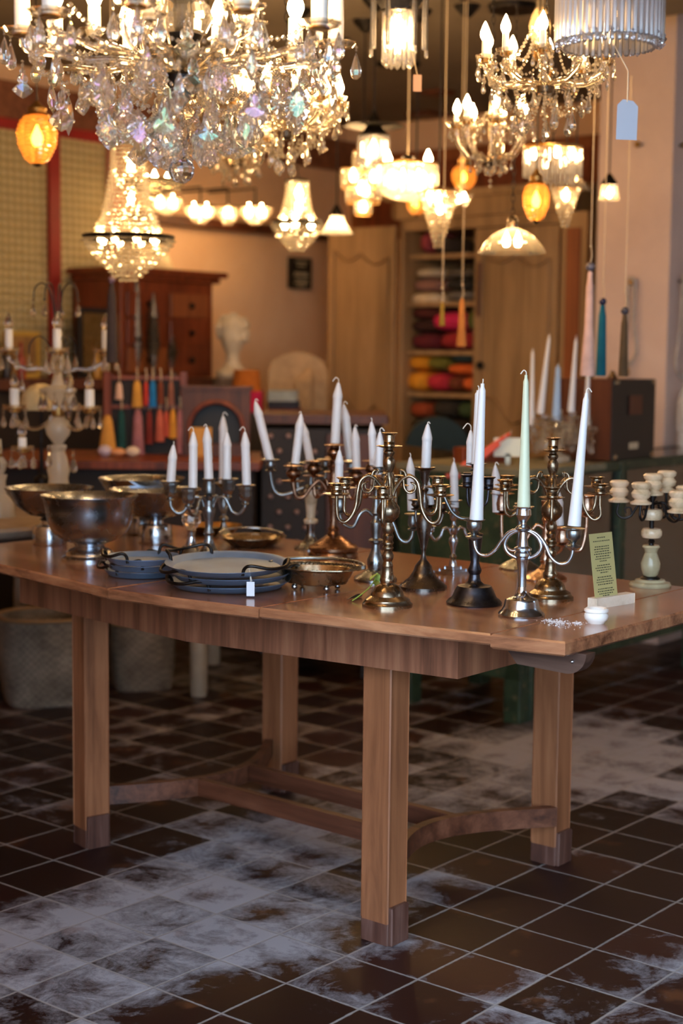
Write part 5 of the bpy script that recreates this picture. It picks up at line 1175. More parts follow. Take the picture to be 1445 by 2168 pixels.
# ------------------------------------------------------------------ round table at the left and baskets
c = Vector((-1.42, 5.02, 0)); t = thing('round_side_table', c, 'round table with a greyish linen top behind the bowls', 'table')
MB().lathe(c, [(.62, .765), (.635, .775), (.64, .79), (.63, .80), (.001, .80)], 72).build('tabletop', plaster('linen_grey', lin(130, 112, 96), lin(160, 140, 122), 12), t)
MB().lathe(c, [(.25, 0), (.25, .03), (.07, .08), (.05, .3), (.07, .6), (.2, .765)], 32).build('pedestal', X['dark'], t)
def basket(px, py, px0, px1, ytop, lab):
    c = P(px, py, 0)+Vector((0, .16, 0)); k = c.y/F; rx = (px1-px0)/2*k; h_ = Q(px, ytop, c.y-.2).z; seg = 64; N = 26; vs = []
    def sq(a, e=.55): return (math.copysign(abs(math.cos(a))**e, math.cos(a)), math.copysign(abs(math.sin(a))**e, math.sin(a)))
    def rng(r_, z_, wob=0, e=.55):
        o = []
        for j in range(seg):
            x_, y_ = sq(2*PI*j/seg+.4, e); rr = r_*(1+wob*(.006 if (j % 2) else -.006)); v = Vector((x_*rr, y_*rr*.85, 0)); v.rotate(Matrix.Rotation(.35, 3, 'Z')); o.append(c+Vector((v.x, v.y, z_)))
        return o
    rings = [rng(rx*.86, .0)]+[rng(rx*(.88+.12*math.sin(PI/2*min(1, i/N*1.4))), h_*i/N+.004, 1 if i % 2 else -1, .6+.25*i/N) for i in range(N+1)]+[rng(rx*.95, h_, 0, .85), rng(rx*.86, .03, 0, .6)]
    for r_ in rings: vs += r_
    m_ = len(rings)
    mb = MB().add(vs, [(i*seg+j, i*seg+(j+1) % seg, (i+1)*seg+(j+1) % seg, (i+1)*seg+j) for i in range(m_-1) for j in range(seg)]+[tuple(range(seg))[::-1], tuple((m_-1)*seg+j for j in range(seg))])
    tn = NT('woven_cane_'+str(px)); cc = tn.coord((60, 60, 60)); ch = tn.new('ShaderNodeTexChecker'); ch.inputs['Scale'].default_value = 1.2; tn.link(cc, ch.inputs[0]); nz_ = tn.noise(tn.coord(), 9, 4)
    tn.set(Base_Color=tn.mix(tn.math('MULTIPLY', ch.outputs['Fac'], .35), tn.ramp(nz_, [(.3, lin(96, 84, 72)), (.7, lin(158, 142, 124))]), lin(70, 58, 48)), Roughness=.85); tn.bump(ch.outputs['Fac'], .6, .004)
    bk = mb.build('basket', tn.mat, None, 40, origin=c, label=lab, cat='basket')
    MB().tube(rng(rx*1.0, h_+.004, 0, .85), .008, 8, closed=True).build('rim', plain('cane_rim'+str(px), lin(150, 112, 72), .7), bk, 80)
basket(92, 1500, -8, 215, 1322, 'large square-bottomed woven basket at the outer side of the table legs')
basket(290, 1472, 214, 352, 1336, 'smaller woven basket seen just behind the table leg')
# black notice on the plaster wall
p = onu(632, 578, U0+.01); zA, zB_ = onu(632, 546, U0).z, onu(632, 612, U0).z; wv = onu(655, 578, U0).dot(V)-onu(610, 578, U0).dot(V)
sg = slab(U0+.005, U0+.03, p.dot(V)-wv/2, p.dot(V)+wv/2, zB_, zA).build('black_notice', X['black'], None, 0, label='small black framed notice with pale handwriting on the plaster wall', cat='sign')
mb = MB()
for (f_, w_) in ((.14, .5), (.26, .36), (.50, .6), (.57, .66), (.72, .5), (.82, .6), (.9, .3)):
    x_ = -w_/2
    while x_ < w_/2:
        ww = random.uniform(.05, .12); z_ = zA-(zA-zB_)*f_; b_ = slab(U0+.03, U0+.032, p.dot(V)+wv*x_, p.dot(V)+wv*(x_+ww), z_-.006, z_+.006); mb.add(b_.v, b_.f); x_ += ww+.04
mb.build('chalk_writing', plain('chalk', lin(190, 180, 150), .8), sg, 0)
# ------------------------------------------------------------------ hanging tassels
tassel(1243, 574, 796, 9, (214, 178, 166), 'long pale pink tassel with a grey bead, hanging nearest the brown cabinet', 4.9, 'ceiling', (10, (96, 92, 104)), flare=1.7)
tassel(1271, 646, 796, 9, (0, 96, 120), 'teal blue tassel with a dark blue bead, hanging between the pink and the brown ones', 5.1, 'ceiling', (8, (34, 36, 72)), flare=1.15)
tassel(1318, 666, 797, 8, (84, 66, 44), 'olive brown tassel with a grey bead in front of the pillar', 5.0, 160, (8.5, (70, 66, 74)), flare=1.2)
tassel(935, 640, 690, 5, (150, 118, 40), 'small olive gold tassel on a long cord with a red ceiling cap, before the cupboard', 5.6, 'ceiling', plate=plain('red_cap', lin(150, 24, 28), .3), cordw=.002)
tassel(976, 632, 734, 7, (190, 120, 56), 'ochre tassel hanging before the pink cushion', 5.7, 'ceiling', flare=1.5)
tassel(237, 600, 768, 10, (62, 50, 48), 'charcoal tassel hanging below the lit basket chandelier', 5.0, 'ceiling', (8, (120, 96, 110)), flare=1.1)
# pillar hooks with rope tassels
def hook(px, py, face, lab, rope=None):
    p = onv(px, py, VP) if face == 'v' else onu(px, py, UP); n_ = -V if face == 'v' else U
    t = thing('hook_knob', p, lab, 'hook'); ax = Matrix((( n_.y, n_.x, 0), (-n_.x, n_.y, 0), (0, 0, 1))).to_3x3()
    MB().ball(p+n_*.03, .015, 14, 10).build('knob', X['gold'], t, 180); MB().tube([p+n_*.001, p+n_*.03], .006, 10).build('stem', X['iron'], t)
    return p+n_*.03
hook(1355, 307, 'v', 'brass knob high on the pillar beside the big blue tag'); hook(1438, 308, 'u', 'brass knob high on the side face of the pillar')
for (px, py, y2, face, lab, lab2) in ((1343, 598, 770, 'v', 'brass knob on the pillar carrying a grey rope tieback', 'grey twisted rope tieback with a small brass fitting, looped over the pillar knob'), (1436, 596, 880, 'u', 'brass knob on the pillar side carrying the thick rope tieback', 'thick grey rope tieback with a large off-white tassel on the pillar side')):
    h_ = hook(px, py, face, lab); n_ = -V if face == 'v' else U; sd = U if face == 'v' else V
    kz = h_.y/F; zb_ = h_.z-(y2-py)*kz; L = h_.z-zb_
    t = thing('rope_tieback', Vector((h_.x, h_.y, zb_)), lab2, 'tieback')
    w_ = .035 if face == 'v' else .06; Lr = L if face == 'v' else L*.72
    for s_ in (-1, 1):
        q = crom([h_+Vector((0, 0, .016)), h_+sd*(s_*.014), h_+sd*(s_*w_*.5)-Vector((0, 0, Lr*.5)), h_+sd*(s_*w_)-Vector((0, 0, Lr*.85)), h_-Vector((0, 0, Lr))], 6)
        MB().tube(q, [.0075*(1+.18*(i % 2)) for i in range(len(q))], 8).build('rope', X['cordgrey'], t, 80)
    e_ = h_-Vector((0, 0, Lr))+n_*.035
    if face == 'v': MB().lathe(e_-Vector((0, 0, .05)), [(.018, 0), (.02, .02), (.012, .04), (.01, .055)], 16).build('fitting', X['gold'], t)
    else:
        zt6 = e_.z; MB().lathe((e_.x, e_.y, 0), [(.045, zt6-.44), (.042, zt6-.25), (.040, zt6-.08), (.030, zt6-.05), (.012, zt6)], 8).build('tassel_head', fab('offwhite_thread', lin(205, 205, 208)), t, 30)
        MB().lathe((e_.x, e_.y, 0), [(.05, zt6-.24), (.052, zt6-.20), (.048, zt6-.1), (.04, zt6-.08)], 24).build('tassel_skirt', fab('offwhite_thread2', lin(190, 188, 190)), t, 50)
# ------------------------------------------------------------------ crystals and lamps
random.seed(11)
def flat_crystal(name, outline, t, mat, inset=.62):
    """hanging faceted plate: outline (x, z) with z from 0 down to -1, bevelled on both faces"""
    n = len(outline); cx_ = 0; cz_ = sum(p[1] for p in outline)/n; vs = []
    for (s, y) in ((1, 0), (inset, t), (inset, -t)):
        for x, z in outline: vs.append((cx_+(x-cx_)*s, y, cz_+(z-cz_)*s))
    vs += [(0, t*1.35, cz_), (0, -t*1.35, cz_)]; fs = []
    for k in range(n):
        j = (k+1) % n; fs += [(k, j, n+j, n+k), (j, k, 2*n+k, 2*n+j), (n+k, n+j, 3*n), (2*n+j, 2*n+k, 3*n+1)]
    return MB().add(vs, fs).mesh(name, mat, 0)
def sym(half): return half+[(-x, z) for x, z in half[::-1] if abs(x) > 1e-6]
leaf_o = []
for i in range(15):
    f_ = i/14; w = .30*math.sin(PI*f_**1.25)**.8 if 0 < i < 14 else 0; leaf_o.append((w*(1+(.10 if i % 2 else -.06)), -f_))
kite_o = [(0, 0), (.06, -.05), (.10, -.12), (.06, -.20), (.16, -.30), (.17, -.42), (.13, -.50), (.30, -.68), (.36, -.74), (.24, -.86), (.10, -.95), (0, -1)]
bell_o = [(0, 0), (.06, -.06), (.12, -.18), (.14, -.34), (.20, -.46), (.34, -.62), (.42, -.76), (.36, -.86), (.26, -.90), (.14, -.96), (0, -1)]
spear_o = [(0, 0), (.07, -.10), (.14, -.34), (.17, -.62), (.10, -.82), (0, -1)]
def proto(mat, tag_):
    d = {'leaf': flat_crystal('leaf_prism'+tag_, sym(leaf_o), .07, mat), 'kite': flat_crystal('kite_prism'+tag_, sym(kite_o), .08, mat, .6),
         'bell': flat_crystal('bell_prism'+tag_, sym(bell_o), .08, mat, .55), 'spear': flat_crystal('spear_prism'+tag_, sym(spear_o), .08, mat)}
    d['drop'] = MB().lathe((0, 0, 0), [(.001, 0), (.07, -.15), (.15, -.42), (.22, -.66), (.20, -.85), (.10, -.97), (.001, -1)][::-1], 8).mesh('pear_drop'+tag_, mat, 0)
    return d
CB = proto(X['crystal_bead'], '_warm'); CR = proto(X['crystal'], '_aurora'); CC = proto(X['crystal_clear'], '_clear')
flame = [(.14, 0), (.20, .10), (.27, .28), (.26, .44), (.17, .68), (.08, .88), (.02, 1.0)]
bulb_me = MB().lathe((0, 0, 0), flame, 10).mesh('bulb', X['bulb'], 180)
bulb_soft = MB().lathe((0, 0, 0), flame, 10).mesh('bulb_soft', X['bulb_dim'], 180)
bulb_clear = MB().lathe((0, 0, 0), flame, 12).mesh('bulb_unlit', X['crystal_clear'], 180)
def beadline(mb, pts, r, step=2.1):
    pts = [Vector(p) for p in pts]; acc = 0
    for a, b in zip(pts, pts[1:]):
        d = b-a; L = d.length; x = acc
        while x < L: mb.octa(a+d*(x/L), r); x += r*step
        acc = x-L
def lampthing(name, px, py, Y, lab, cat='pendant lamp'):
    S = Stand(name, px, py, lab, cat, X['gold'], Y=Y, z=Q(px, py, Y).z); return S
def cordup(S, py, r=1.6, mat='black', chain=False, cap=True):
    z0_ = S.z(py); p0 = Vector((S.c.x, S.c.y, z0_)); p1 = Vector((S.c.x, S.c.y, ZC))
    if chain:
        mb = MB(); n = max(2, int((ZC-z0_)/.022))
        for i in range(n):
            z_ = z0_+(ZC-z0_)*(i+.5)/n; a = PI/2*(i % 2); h = (ZC-z0_)/n*.66
            mb.tube([p0+Vector((math.cos(a)*.006*math.cos(q), math.sin(a)*.006*math.cos(q), z_-z0_+h*math.sin(q))) for q in [2*PI*k/8 for k in range(8)]], .0014, 5, closed=True)
        mb.build('chain', X[mat], S.t, 80)
    else: MB().tube([p0, p1], r*S.k, 8).build('cord', X[mat], S.t, 80)
    if cap: MB().lathe(p1, [(.012, -.05), (.02, -.045), (.05, -.012), (.055, 0), (.001, 0)], 24).build('ceiling_cap', X['iron'], S.t)
def candle_lights(S, parent, p, sleeve, rs, bulb, k, tilt=0, bl=44):
    if sleeve: MB().lathe(p, [(rs*k, 0), (rs*1.04*k, sleeve*k*.5), (rs*k, sleeve*k), (rs*.7*k, sleeve*k+.001), (.001, sleeve*k+.001)], 14).build('candle_sleeve', X['ivory'], parent)
    inst('bulb', bulb, parent, p+Vector((0, 0, sleeve*k)), 0, bl*k)
def crystal_branches(S, n, phase, R, arm_low, pan, sleeve, rs, bulb, arm_r, panr, dl, P_, dtype='drop', nd=5, start=(20, 0), bl=44, armm='glass_arm', rise=.55, drops=True, sub=True):
    """n glass arms from the hub; R reach, arm_low/pan photo heights; returns pan positions"""
    out = []; k = S.k
    for i in range(n):
        az = phase+360*i/n; sy = start[1]
        A = S.arm([(start[0], sy), (R*.22, (sy+arm_low)/2), (R*.42, arm_low), (R*.62, arm_low+2), (R*.82, arm_low-(arm_low-pan)*.22), (R*.97, arm_low-(arm_low-pan)*rise), (R, pan+3)], az, arm_r, X[armm])
        p = S.at(R, az, pan)
        vs = []; seg = 20
        for r, z_ in ((3, 0), (panr*.5, 2), (panr*.8, 6), (panr, 15), (panr*.96, 15.5), (panr*.74, 8), (4, 3)):
            for j in range(seg): a = 2*PI*j/seg; rr = r*(1+(.05 if j % 2 else -.05)*(r > panr*.6)); vs.append(p+Vector((rr*k*math.cos(a), rr*k*math.sin(a), z_*k)))
        MB().add(vs, [(q*seg+j, q*seg+(j+1) % seg, (q+1)*seg+(j+1) % seg, (q+1)*seg+j) for q in range(6) for j in range(seg)]).build('glass_pan', X[armm], A, 30)
        MB().lathe(p, [(rs*1.1*k, 0), (rs*1.3*k, 4*k), (rs*1.2*k, 10*k), (.001, 10*k)], 14).build('socket', X['gold'], A)
        candle_lights(S, A, p+Vector((0, 0, 9*k)), sleeve, rs, bulb, k, bl=bl)
        if drops:
            for j in range(nd):
                a = 2*PI*(j+.3*i)/nd; q = p+Vector((panr*.97*k*math.cos(a), panr*.97*k*math.sin(a), 11*k))
                mb = MB(); mb.octa(q-Vector((0, 0, 5*k)), 4.2*k); mb.octa(q-Vector((0, 0, 12*k)), 3*k); mb.build('link_bead', X['crystal_clear'], A, 0)
                inst('crystal_drop', P_[dtype], A, q-Vector((0, 0, 16*k)), random.uniform(0, 3), dl*k)
        out.append((az, p))
    return out
def hang(S, P_, items, parent=None, name='crystal_prism'):
    """items: (r, az, py of the hook, length px, kind)"""
    k = S.k
    for (r, az, py, L, kind) in items:
        p = S.at(r, az, py); mb = MB()
        for q in range(2): mb.octa(p+Vector((0, 0, (4+7*q)*k)), (4.6-q)*k)
        mb.build('link_bead', X['crystal_clear'], parent or S.t, 0)
        inst(name, P_[kind], parent or S.t, p, math.radians(random.uniform(-70, 70)), L*k, rot=(random.uniform(-.08, .08), random.uniform(-.06, .06), math.radians(random.uniform(-65, 65))))
def swags(S, ring1, ring2, n, sag, rb, phase=0, name='bead_garland', mat='crystal_clear'):
    mb = MB(); (r1, y1), (r2, y2) = ring1, ring2
    for i in range(n):
        a1 = phase+360*i/n; a2 = phase+360*(i+(1 if r1 == r2 else .0))/n
        P1 = S.at(r1, a1, y1); P2 = S.at(r2, a2, y2); m = []
        for q in range(13):
            f_ = q/12; m.append(P1.lerp(P2, f_)-Vector((0, 0, math.sin(PI*f_)*sag*S.k)))
        beadline(mb, m, rb*S.k, 2.3)
    return mb.build(name, X[mat], S.t, 0, kind='stuff')
# --- 1. the large near chandelier
c1 = lampthing('crystal_chandelier', 384, 392, 2.9, 'large crystal chandelier hung with iridescent prisms and a faceted ball, nearest of all', 'chandelier')
arms_ = crystal_branches(c1, 10, 9, 322, 132, 92, 92, 16, bulb_me, 8, 44, 56, CR, 'drop', 4, (26, 150), bl=70, rise=.4)
c1.lathe('hub', [(5, 208), (9, 200), (22, 190), (32, 176), (34, 162), (26, 150), (14, 140), (10, 120), (22, 100), (40, 84), (44, 76), (30, 70), (12, 60), (10, 20), (26, 0), (34, -20), (30, -40)][::1], X['iron'])
c1.lathe('glass_dish', [(30, 152), (60, 146), (84, 132), (92, 118), (88, 118), (58, 138), (30, 144)], X['glass_arm'], 24, smooth=30)
c1.lathe('glass_bowl', [(20, 84), (52, 70), (66, 40), (58, 12), (40, 0)], X['crystal_clear'], 16, smooth=0)
for i in range(6):                            # tall ornamental scrolls of twisted glass
    az = 20+60*i
    c1.arm([(30, 150), (78, 128), (112, 96), (122, 50), (108, 0), (80, -40), (48, -60)], az, 7, X['glass_arm'], name='glass_scroll')
for i in range(5):                            # inner candle lights
    az = 40+72*i; A = c1.arm([(20, 110), (90, 112), (150, 96), (178, 84)], az, 5, X['glass_arm'])
    p = c1.at(178, az, 82); MB().lathe(p, [(14*c1.k, 0), (18*c1.k, 6*c1.k), (34*c1.k, 14*c1.k), (32*c1.k, 15*c1.k), (12*c1.k, 5*c1.k)], 18).build('glass_pan', X['glass_arm'], A)
    candle_lights(c1, A, p, 60, 13, bulb_me, c1.k, bl=64)
kinds = ['leaf', 'kite', 'bell', 'leaf', 'spear', 'kite']
items = []
for i in range(10):
    az = 9+36*i
    items += [(322, az+3, 158, 62, 'kite' if i % 2 else 'spear'), (250, az+14, 184+12*(i % 3), 84, kinds[i % 6]), (205, az+30, 172, 74, kinds[(i+3) % 6])]
for i in range(10): items.append((150, 12+36*i, 206+22*(i % 2), 92, kinds[(i+1) % 6]))
for i in range(7): items.append((96, 5+51*i, 236+22*(i % 2), 88, kinds[(i+2) % 6]))
for i in range(6): items.append((52, 20+60*i, 262+10*(i % 2), 86, ('bell', 'leaf')[i % 2]))
for i in range(8): items.append((92, 22+45*i, 128, 84, ('kite', 'leaf')[i % 2]))
items += [(108, -78, 60, 82, 'kite'), (20, -90, 150, 78, 'leaf'), (26, 200, 292, 70, 'bell')]
hang(c1, CR, items)
mb = MB()
for i in range(10):                            # bead chains between the arms and down to the inner rings
    a = math.radians(9+36*i)
    for (r1, y1, r2, y2, sag) in ((316, 110, 250, 186, 20), (250, 186, 205, 168, 8), (205, 168, 150, 212, 12), (150, 212, 96, 240, 8), (96, 240, 52, 258, 4), (92, 122, 205, 168, 26)):
        P1 = c1.at(r1, math.degrees(a), y1); P2 = c1.at(r2, math.degrees(a)+14, y2)
        beadline(mb, [P1.lerp(P2, q/8)-Vector((0, 0, math.sin(PI*q/8)*sag*c1.k)) for q in range(9)], 5.2*c1.k, 2.3)
    P1 = c1.at(316, math.degrees(a), 104); P2 = c1.at(316, math.degrees(a)+36, 104)
    beadline(mb, [P1.lerp(P2, q/10)-Vector((0, 0, math.sin(PI*q/10)*46*c1.k)) for q in range(11)], 5.4*c1.k, 2.3)
    P1 = c1.at(118, math.degrees(a), 30); P2 = c1.at(300, math.degrees(a)+5, 60)
    beadline(mb, [P1.lerp(P2, q/10)-Vector((0, 0, math.sin(PI*q/10)*50*c1.k)) for q in range(11)], 6*c1.k, 2.3)
beadline(mb, [c1.at(0, 0, 214), c1.at(0, 0, 326)], 7.5*c1.k, 2.05)
for i in range(10):                            # florets on the arms
    for rr, yy in ((135, 134), (200, 128), (262, 112)):
        p = c1.at(rr, 9+36*i, yy)
        for j in range(6): mb.octa(p+Vector((math.cos(j)*8*c1.k, math.sin(j)*8*c1.k, 5*c1.k*math.sin(j*2))), 6.5*c1.k)
mb.build('bead_garland', X['crystal_clear'], c1.t, 0, kind='stuff')
# faceted ball
vs = []; n, seg = 9, 14; rb = 27*c1.k; cb_ = c1.at(0, 0, 361)
MB().ball(cb_, rb, seg, n).build('crystal_ball', X['solid_crystal'], c1.t, 0)
MB().lathe(cb_+Vector((0, 0, rb*.93)), [(7*c1.k, 0), (8*c1.k, 3*c1.k), (4*c1.k, 7*c1.k), (3*c1.k, 12*c1.k)], 12).build('ball_cap', X['silver'], c1.t)
cordup(c1, -30, 3, 'iron', cap=True)
# --- 2. basket (empire) chandeliers
def empire(name, px, Y, lab, yt, yr, yb, rt, rr, spacing, bead, bulbs, ringh=10, up=True, dens=2.6, chain=True, sq=.62):
    S = lampthing(name, px, yb, Y, lab, 'chandelier'); k = S.k; mb = MB(); y = yt; row = 0
    while y < yr-2:
        f_ = (y-yt)/(yr-yt); r = rt+(rr*.74-rt)*f_**2.2
        n_ = max(8, int(2*PI*r/(bead*dens)))
        for j in range(n_): mb.octa(S.at(r, 360*(j+.5*(row % 2))/n_, y), bead*.75*k, h=bead*.45*k)
        y += spacing; row += 1
    y = yr+ringh+2
    while y < yb-3:
        f_ = (y-yr-ringh)/(yb-yr-ringh); r = rr*.95*(1-f_**1.25)+5
        n_ = max(6, int(2*PI*r/(bead*dens*.8)))
        for j in range(n_): mb.octa(S.at(r, 360*(j+.5*(row % 2))/n_, y), bead*.75*k, h=bead*.45*k)
        y += spacing; row += 1
    mb.build('bead_strands', X['crystal_bead'], S.t, 0, kind='stuff')
    S.lathe('crown', [(rt*.5, yt-8), (rt*1.2, yt-4), (rt*1.1, yt), (rt*.8, yt)], X['iron'], 28)
    S.lathe('ring', [(rr*.97, yr+ringh), (rr*1.0, yr+ringh*.6), (rr*1.02, yr+ringh*.3), (rr*1.0, yr), (rr*.95, yr), (rr*.93, yr+ringh)], X['iron'], 48)
    for i in range(bulbs):
        az = 360*i/bulbs+25; inst('bulb', bulb_me, S.t, S.at(rr*.62, az, yr+ringh+8), 0, 26*k)
    for q in (yt+.25*(yr-yt), yt+.6*(yr-yt)): inst('bulb', bulb_me, S.t, S.at(rt*.2, 40, q+12), 0, 26*k)
    cordup(S, yt-6, 2, 'iron', chain); return S
empire('basket_chandelier', 272, 5.2, 'tall bead basket chandelier with a dark ring, hanging before the cream panels', 300, 498, 604, 34, 95, 9.3, 8, 8, dens=1.45)
empire('basket_chandelier', 628, 6.6, 'small bead basket chandelier with a black ring, above the black notice', 386, 468, 540, 22, 52, 7.5, 6.5, 3, 7, dens=1.5)
# --- 3. other arm chandeliers
def branch_chandelier(name, px, Y, lab, yb, n, R, low, pan, sleeve, rs, start, panr, dl, tiers, sw, bl, top, seed, armr=4.5, phase=0, body=None, tail=None, arm='glass_arm', nd=4):
    random.seed(seed); S = lampthing(name, px, yb, Y, lab, 'chandelier')
    crystal_branches(S, n, phase, R, low, pan, sleeve, rs, bulb_me, armr, panr, dl, CC, 'drop', nd, start, bl=bl, armm=arm)
    S.lathe('hub', body or [(6, start[1]+22), (18, start[1]+16), (22, start[1]+4), (14, start[1]-8), (7, start[1]-20), (12, start[1]-50), (18, start[1]-70), (8, start[1]-92), (5, top)], X['brass'], 24)
    it = []
    for (r, y, m, L) in tiers:
        for i in range(m): it.append((r, phase+360*(i+.37)/m, y+random.uniform(-3, 3), L, random.choice(('leaf', 'kite', 'drop', 'spear'))))
    hang(S, CC, it)
    mb = MB()
    for (r1, y1, r2, y2, sag, m, b) in sw:
        for i in range(m):
            a = phase+360*i/m; P1 = S.at(r1, a, y1); P2 = S.at(r2, a+(360/m if abs(r1-r2) < 1 else 10), y2)
            beadline(mb, [P1.lerp(P2, q/9)-Vector((0, 0, math.sin(PI*q/9)*sag*S.k)) for q in range(10)], b*S.k, 2.3)
    if tail: beadline(mb, [S.at(0, 0, tail[0]), S.at(0, 0, tail[1])], 5*S.k, 2.2)
    mb.build('bead_garland', X['crystal_bead'], S.t, 0, kind='stuff')
    cordup(S, top, 1.6, 'iron', True); return S
branch_chandelier('crystal_chandelier', 1150, 3.9, 'many-branched lit crystal chandelier over the candlesticks, partly behind the glass-rod drum', 300, 10, 128, 176, 138, 36, 6.5, (16, 180), 20, 22,
    [(128, 172, 9, 26), (92, 205, 8, 36), (60, 240, 7, 42), (110, 190, 8, 24)], [(120, 150, 120, 150, 26, 10, 3.6), (128, 146, 60, 236, 16, 10, 3.6), (60, 236, 12, 200, 24, 10, 3.6), (30, 60, 118, 140, 30, 10, 4)], 38, 30, 5, tail=(195, 300), phase=8)
branch_chandelier('crystal_chandelier', 1037, 4.7, 'lit clear glass chandelier with wide plain arms, left below the many-branched one'.replace('left ', ''), 405, 7, 72, 330, 272, 22, 6, (10, 345), 24, 18,
    [(28, 350, 6, 20), (44, 345, 6, 18)], [(60, 300, 20, 345, 12, 7, 3), (26, 352, 26, 352, 10, 6, 4.5), (12, 240, 66, 270, 14, 7, 3)], 30, 215, 9, 5.5, 15, tail=(360, 400), body=[(5, 358), (14, 352), (20, 345), (18, 338), (6, 330), (5, 300), (9, 280), (5, 250), (5, 215)], nd=3)
branch_chandelier('crystal_chandelier', 604, 4.4, 'broad dense crystal chandelier behind the large near one', 388, 12, 112, 268, 226, 22, 6, (16, 275), 20, 22,
    [(112, 262, 10, 28), (80, 290, 9, 34), (48, 312, 7, 40), (20, 335, 4, 40)], [(108, 232, 108, 232, 26, 12, 4), (112, 228, 80, 286, 10, 12, 4), (80, 286, 44, 310, 10, 12, 4), (44, 310, 10, 330, 8, 12, 4), (40, 180, 108, 228, 24, 12, 4)], 36, 150, 13, phase=12)
# --- 4. glass-rod lamps
ROD = MB().lathe((0, 0, 0), [(.5, 0), (.5, -1), (.3, -1.02)][::-1], 6).mesh('glass_rod', X['rod'], 50)
def rods(S, rings, r=3.2, bead=True, me=None):
    k = S.k; rod_me = me or ROD
    for (R, y0, y1, n) in rings:
        mb = MB()
        for i in range(n):
            p = S.at(R, 360*i/n+3, y0); L = (y1-y0)*k
            inst('glass_rod', rod_me, S.t, p, 0, (2*r*k, 2*r*k, L))
            if bead: mb.octa(S.at(R, 360*i/n+3, y1+5), 5*k)
        if bead: mb.build('bead_fringe', X['crystal_clear'], S.t, 0, kind='stuff')
S = lampthing('rod_drum_lamp', 1288, 112, 2.95, 'drum lamp of long clear glass rods with a beaded hem, in front of the pillar')
ROD2 = ROD.copy(); ROD2.materials[0] = X['rod_daylit']; rods(S, [(108, -60, 82, 48), (92, -60, 92, 40)], 5.2, True, ROD2); k = S.k
S.lathe('top_ring', [(104, -62), (112, -66), (112, -72), (100, -72)], X['iron'], 48)
mb = MB()
for q in range(150): mb.octa(S.at(random.uniform(94, 112), random.uniform(0, 360), random.uniform(80, 100)), 5.5*k)
mb.build('bead_hem', X['crystal'], S.t, 0, kind='stuff')
bulb_faint = MB().lathe((0, 0, 0), flame, 10).mesh('bulb_faint', X['bulb_faint'], 180)
for i in range(3): inst('bulb', bulb_faint, S.t, S.at(40, 120*i+20, 60), 0, 60*k)
cordup(S, -70, 3, 'iron')
# blue-white tag on a string from the drum
pt = S.at(18, -60, 100); Yg = pt.y
tg = thing('hanging_tag', Q(1325, 297, Yg), 'large pale blue-grey cardboard tag hanging from the rod drum lamp', 'tag')
poly = [(1303, 295), (1347, 297), (1350, 226), (1340, 214), (1318, 210), (1306, 222)]
vs = [Q(x, y, Yg+dy) for dy in (0, .0012) for x, y in poly]
MB().add(vs, [(0, 1, 2, 3, 4, 5), (11, 10, 9, 8, 7, 6)]+[(i, (i+1) % 6, 6+(i+1) % 6, 6+i) for i in range(6)]).build('card', plain('blue_card', lin(158, 166, 180), .8), tg, 0)
MB().tube([Q(1327, 216, Yg), Q(1329, 150, Yg), pt], .0012, 6).build('string', X['cord'], tg, 80)
S = lampthing('rod_lantern', 843, 146, 4.4, 'hexagonal lantern lamp of hanging glass rods, brightly lit, above the ceiling plates')
rods(S, [(57, -20, 112, 6), (51, -20, 96, 6)], 3.4)
rods(S, [(32, 28, 128, 22), (26, 28, 134, 12)], 2.8)
S.lathe('frame', [(34, 26), (37, 24), (37, 20), (58, -18), (60, -22), (54, -22), (34, 14)], X['iron'], 6, smooth=0)
for i in range(6): S.arm([(59, -20), (59, 106)], 60*i+3, 1.4, X['iron'], name='frame_bar', n=2)
inst('bulb', bulb_me, S.t, S.at(0, 0, 100), 0, 66*S.k); inst('bulb', bulb_soft, S.t, S.at(10, 200, 70), 0, 40*S.k)
cordup(S, -22, 2, 'iron')
Yg = 4.3; tg = thing('hanging_tag', Q(883, 192, Yg), 'small pinkish cardboard tag hanging below the lit rod lantern', 'tag')
MB().box(Q(883, 176, Yg), (17*Yg/F, .001, 34*Yg/F), 0, 0, .0).build('card', plain('pink_card', lin(188, 150, 128), .8), tg, 0); MB().tube([Q(883, 159, Yg), S.at(50, -60, 112)], .0009, 6).build('string', X['cord'], tg, 80)
S = lampthing('hat_pendant', 790, 362, 6.4, 'pendant with a dark flat metal hat over a lit fringe of glass rods')
rods(S, [(31, 288, 345, 24)], 2.4, False); rods(S, [(20, 290, 355, 14)], 2.2, False)
S.lathe('metal_hat', [(63, 268), (60, 266), (30, 262), (14, 258), (9, 246), (4, 236), (4, 232)][::1], X['iron'], 36); S.lathe('gallery', [(30, 290), (33, 286), (24, 278), (16, 268)], X['iron'], 24)
inst('bulb', bulb_me, S.t, S.at(0, 0, 330), 0, 34*S.k); cordup(S, 234, 2, 'iron')
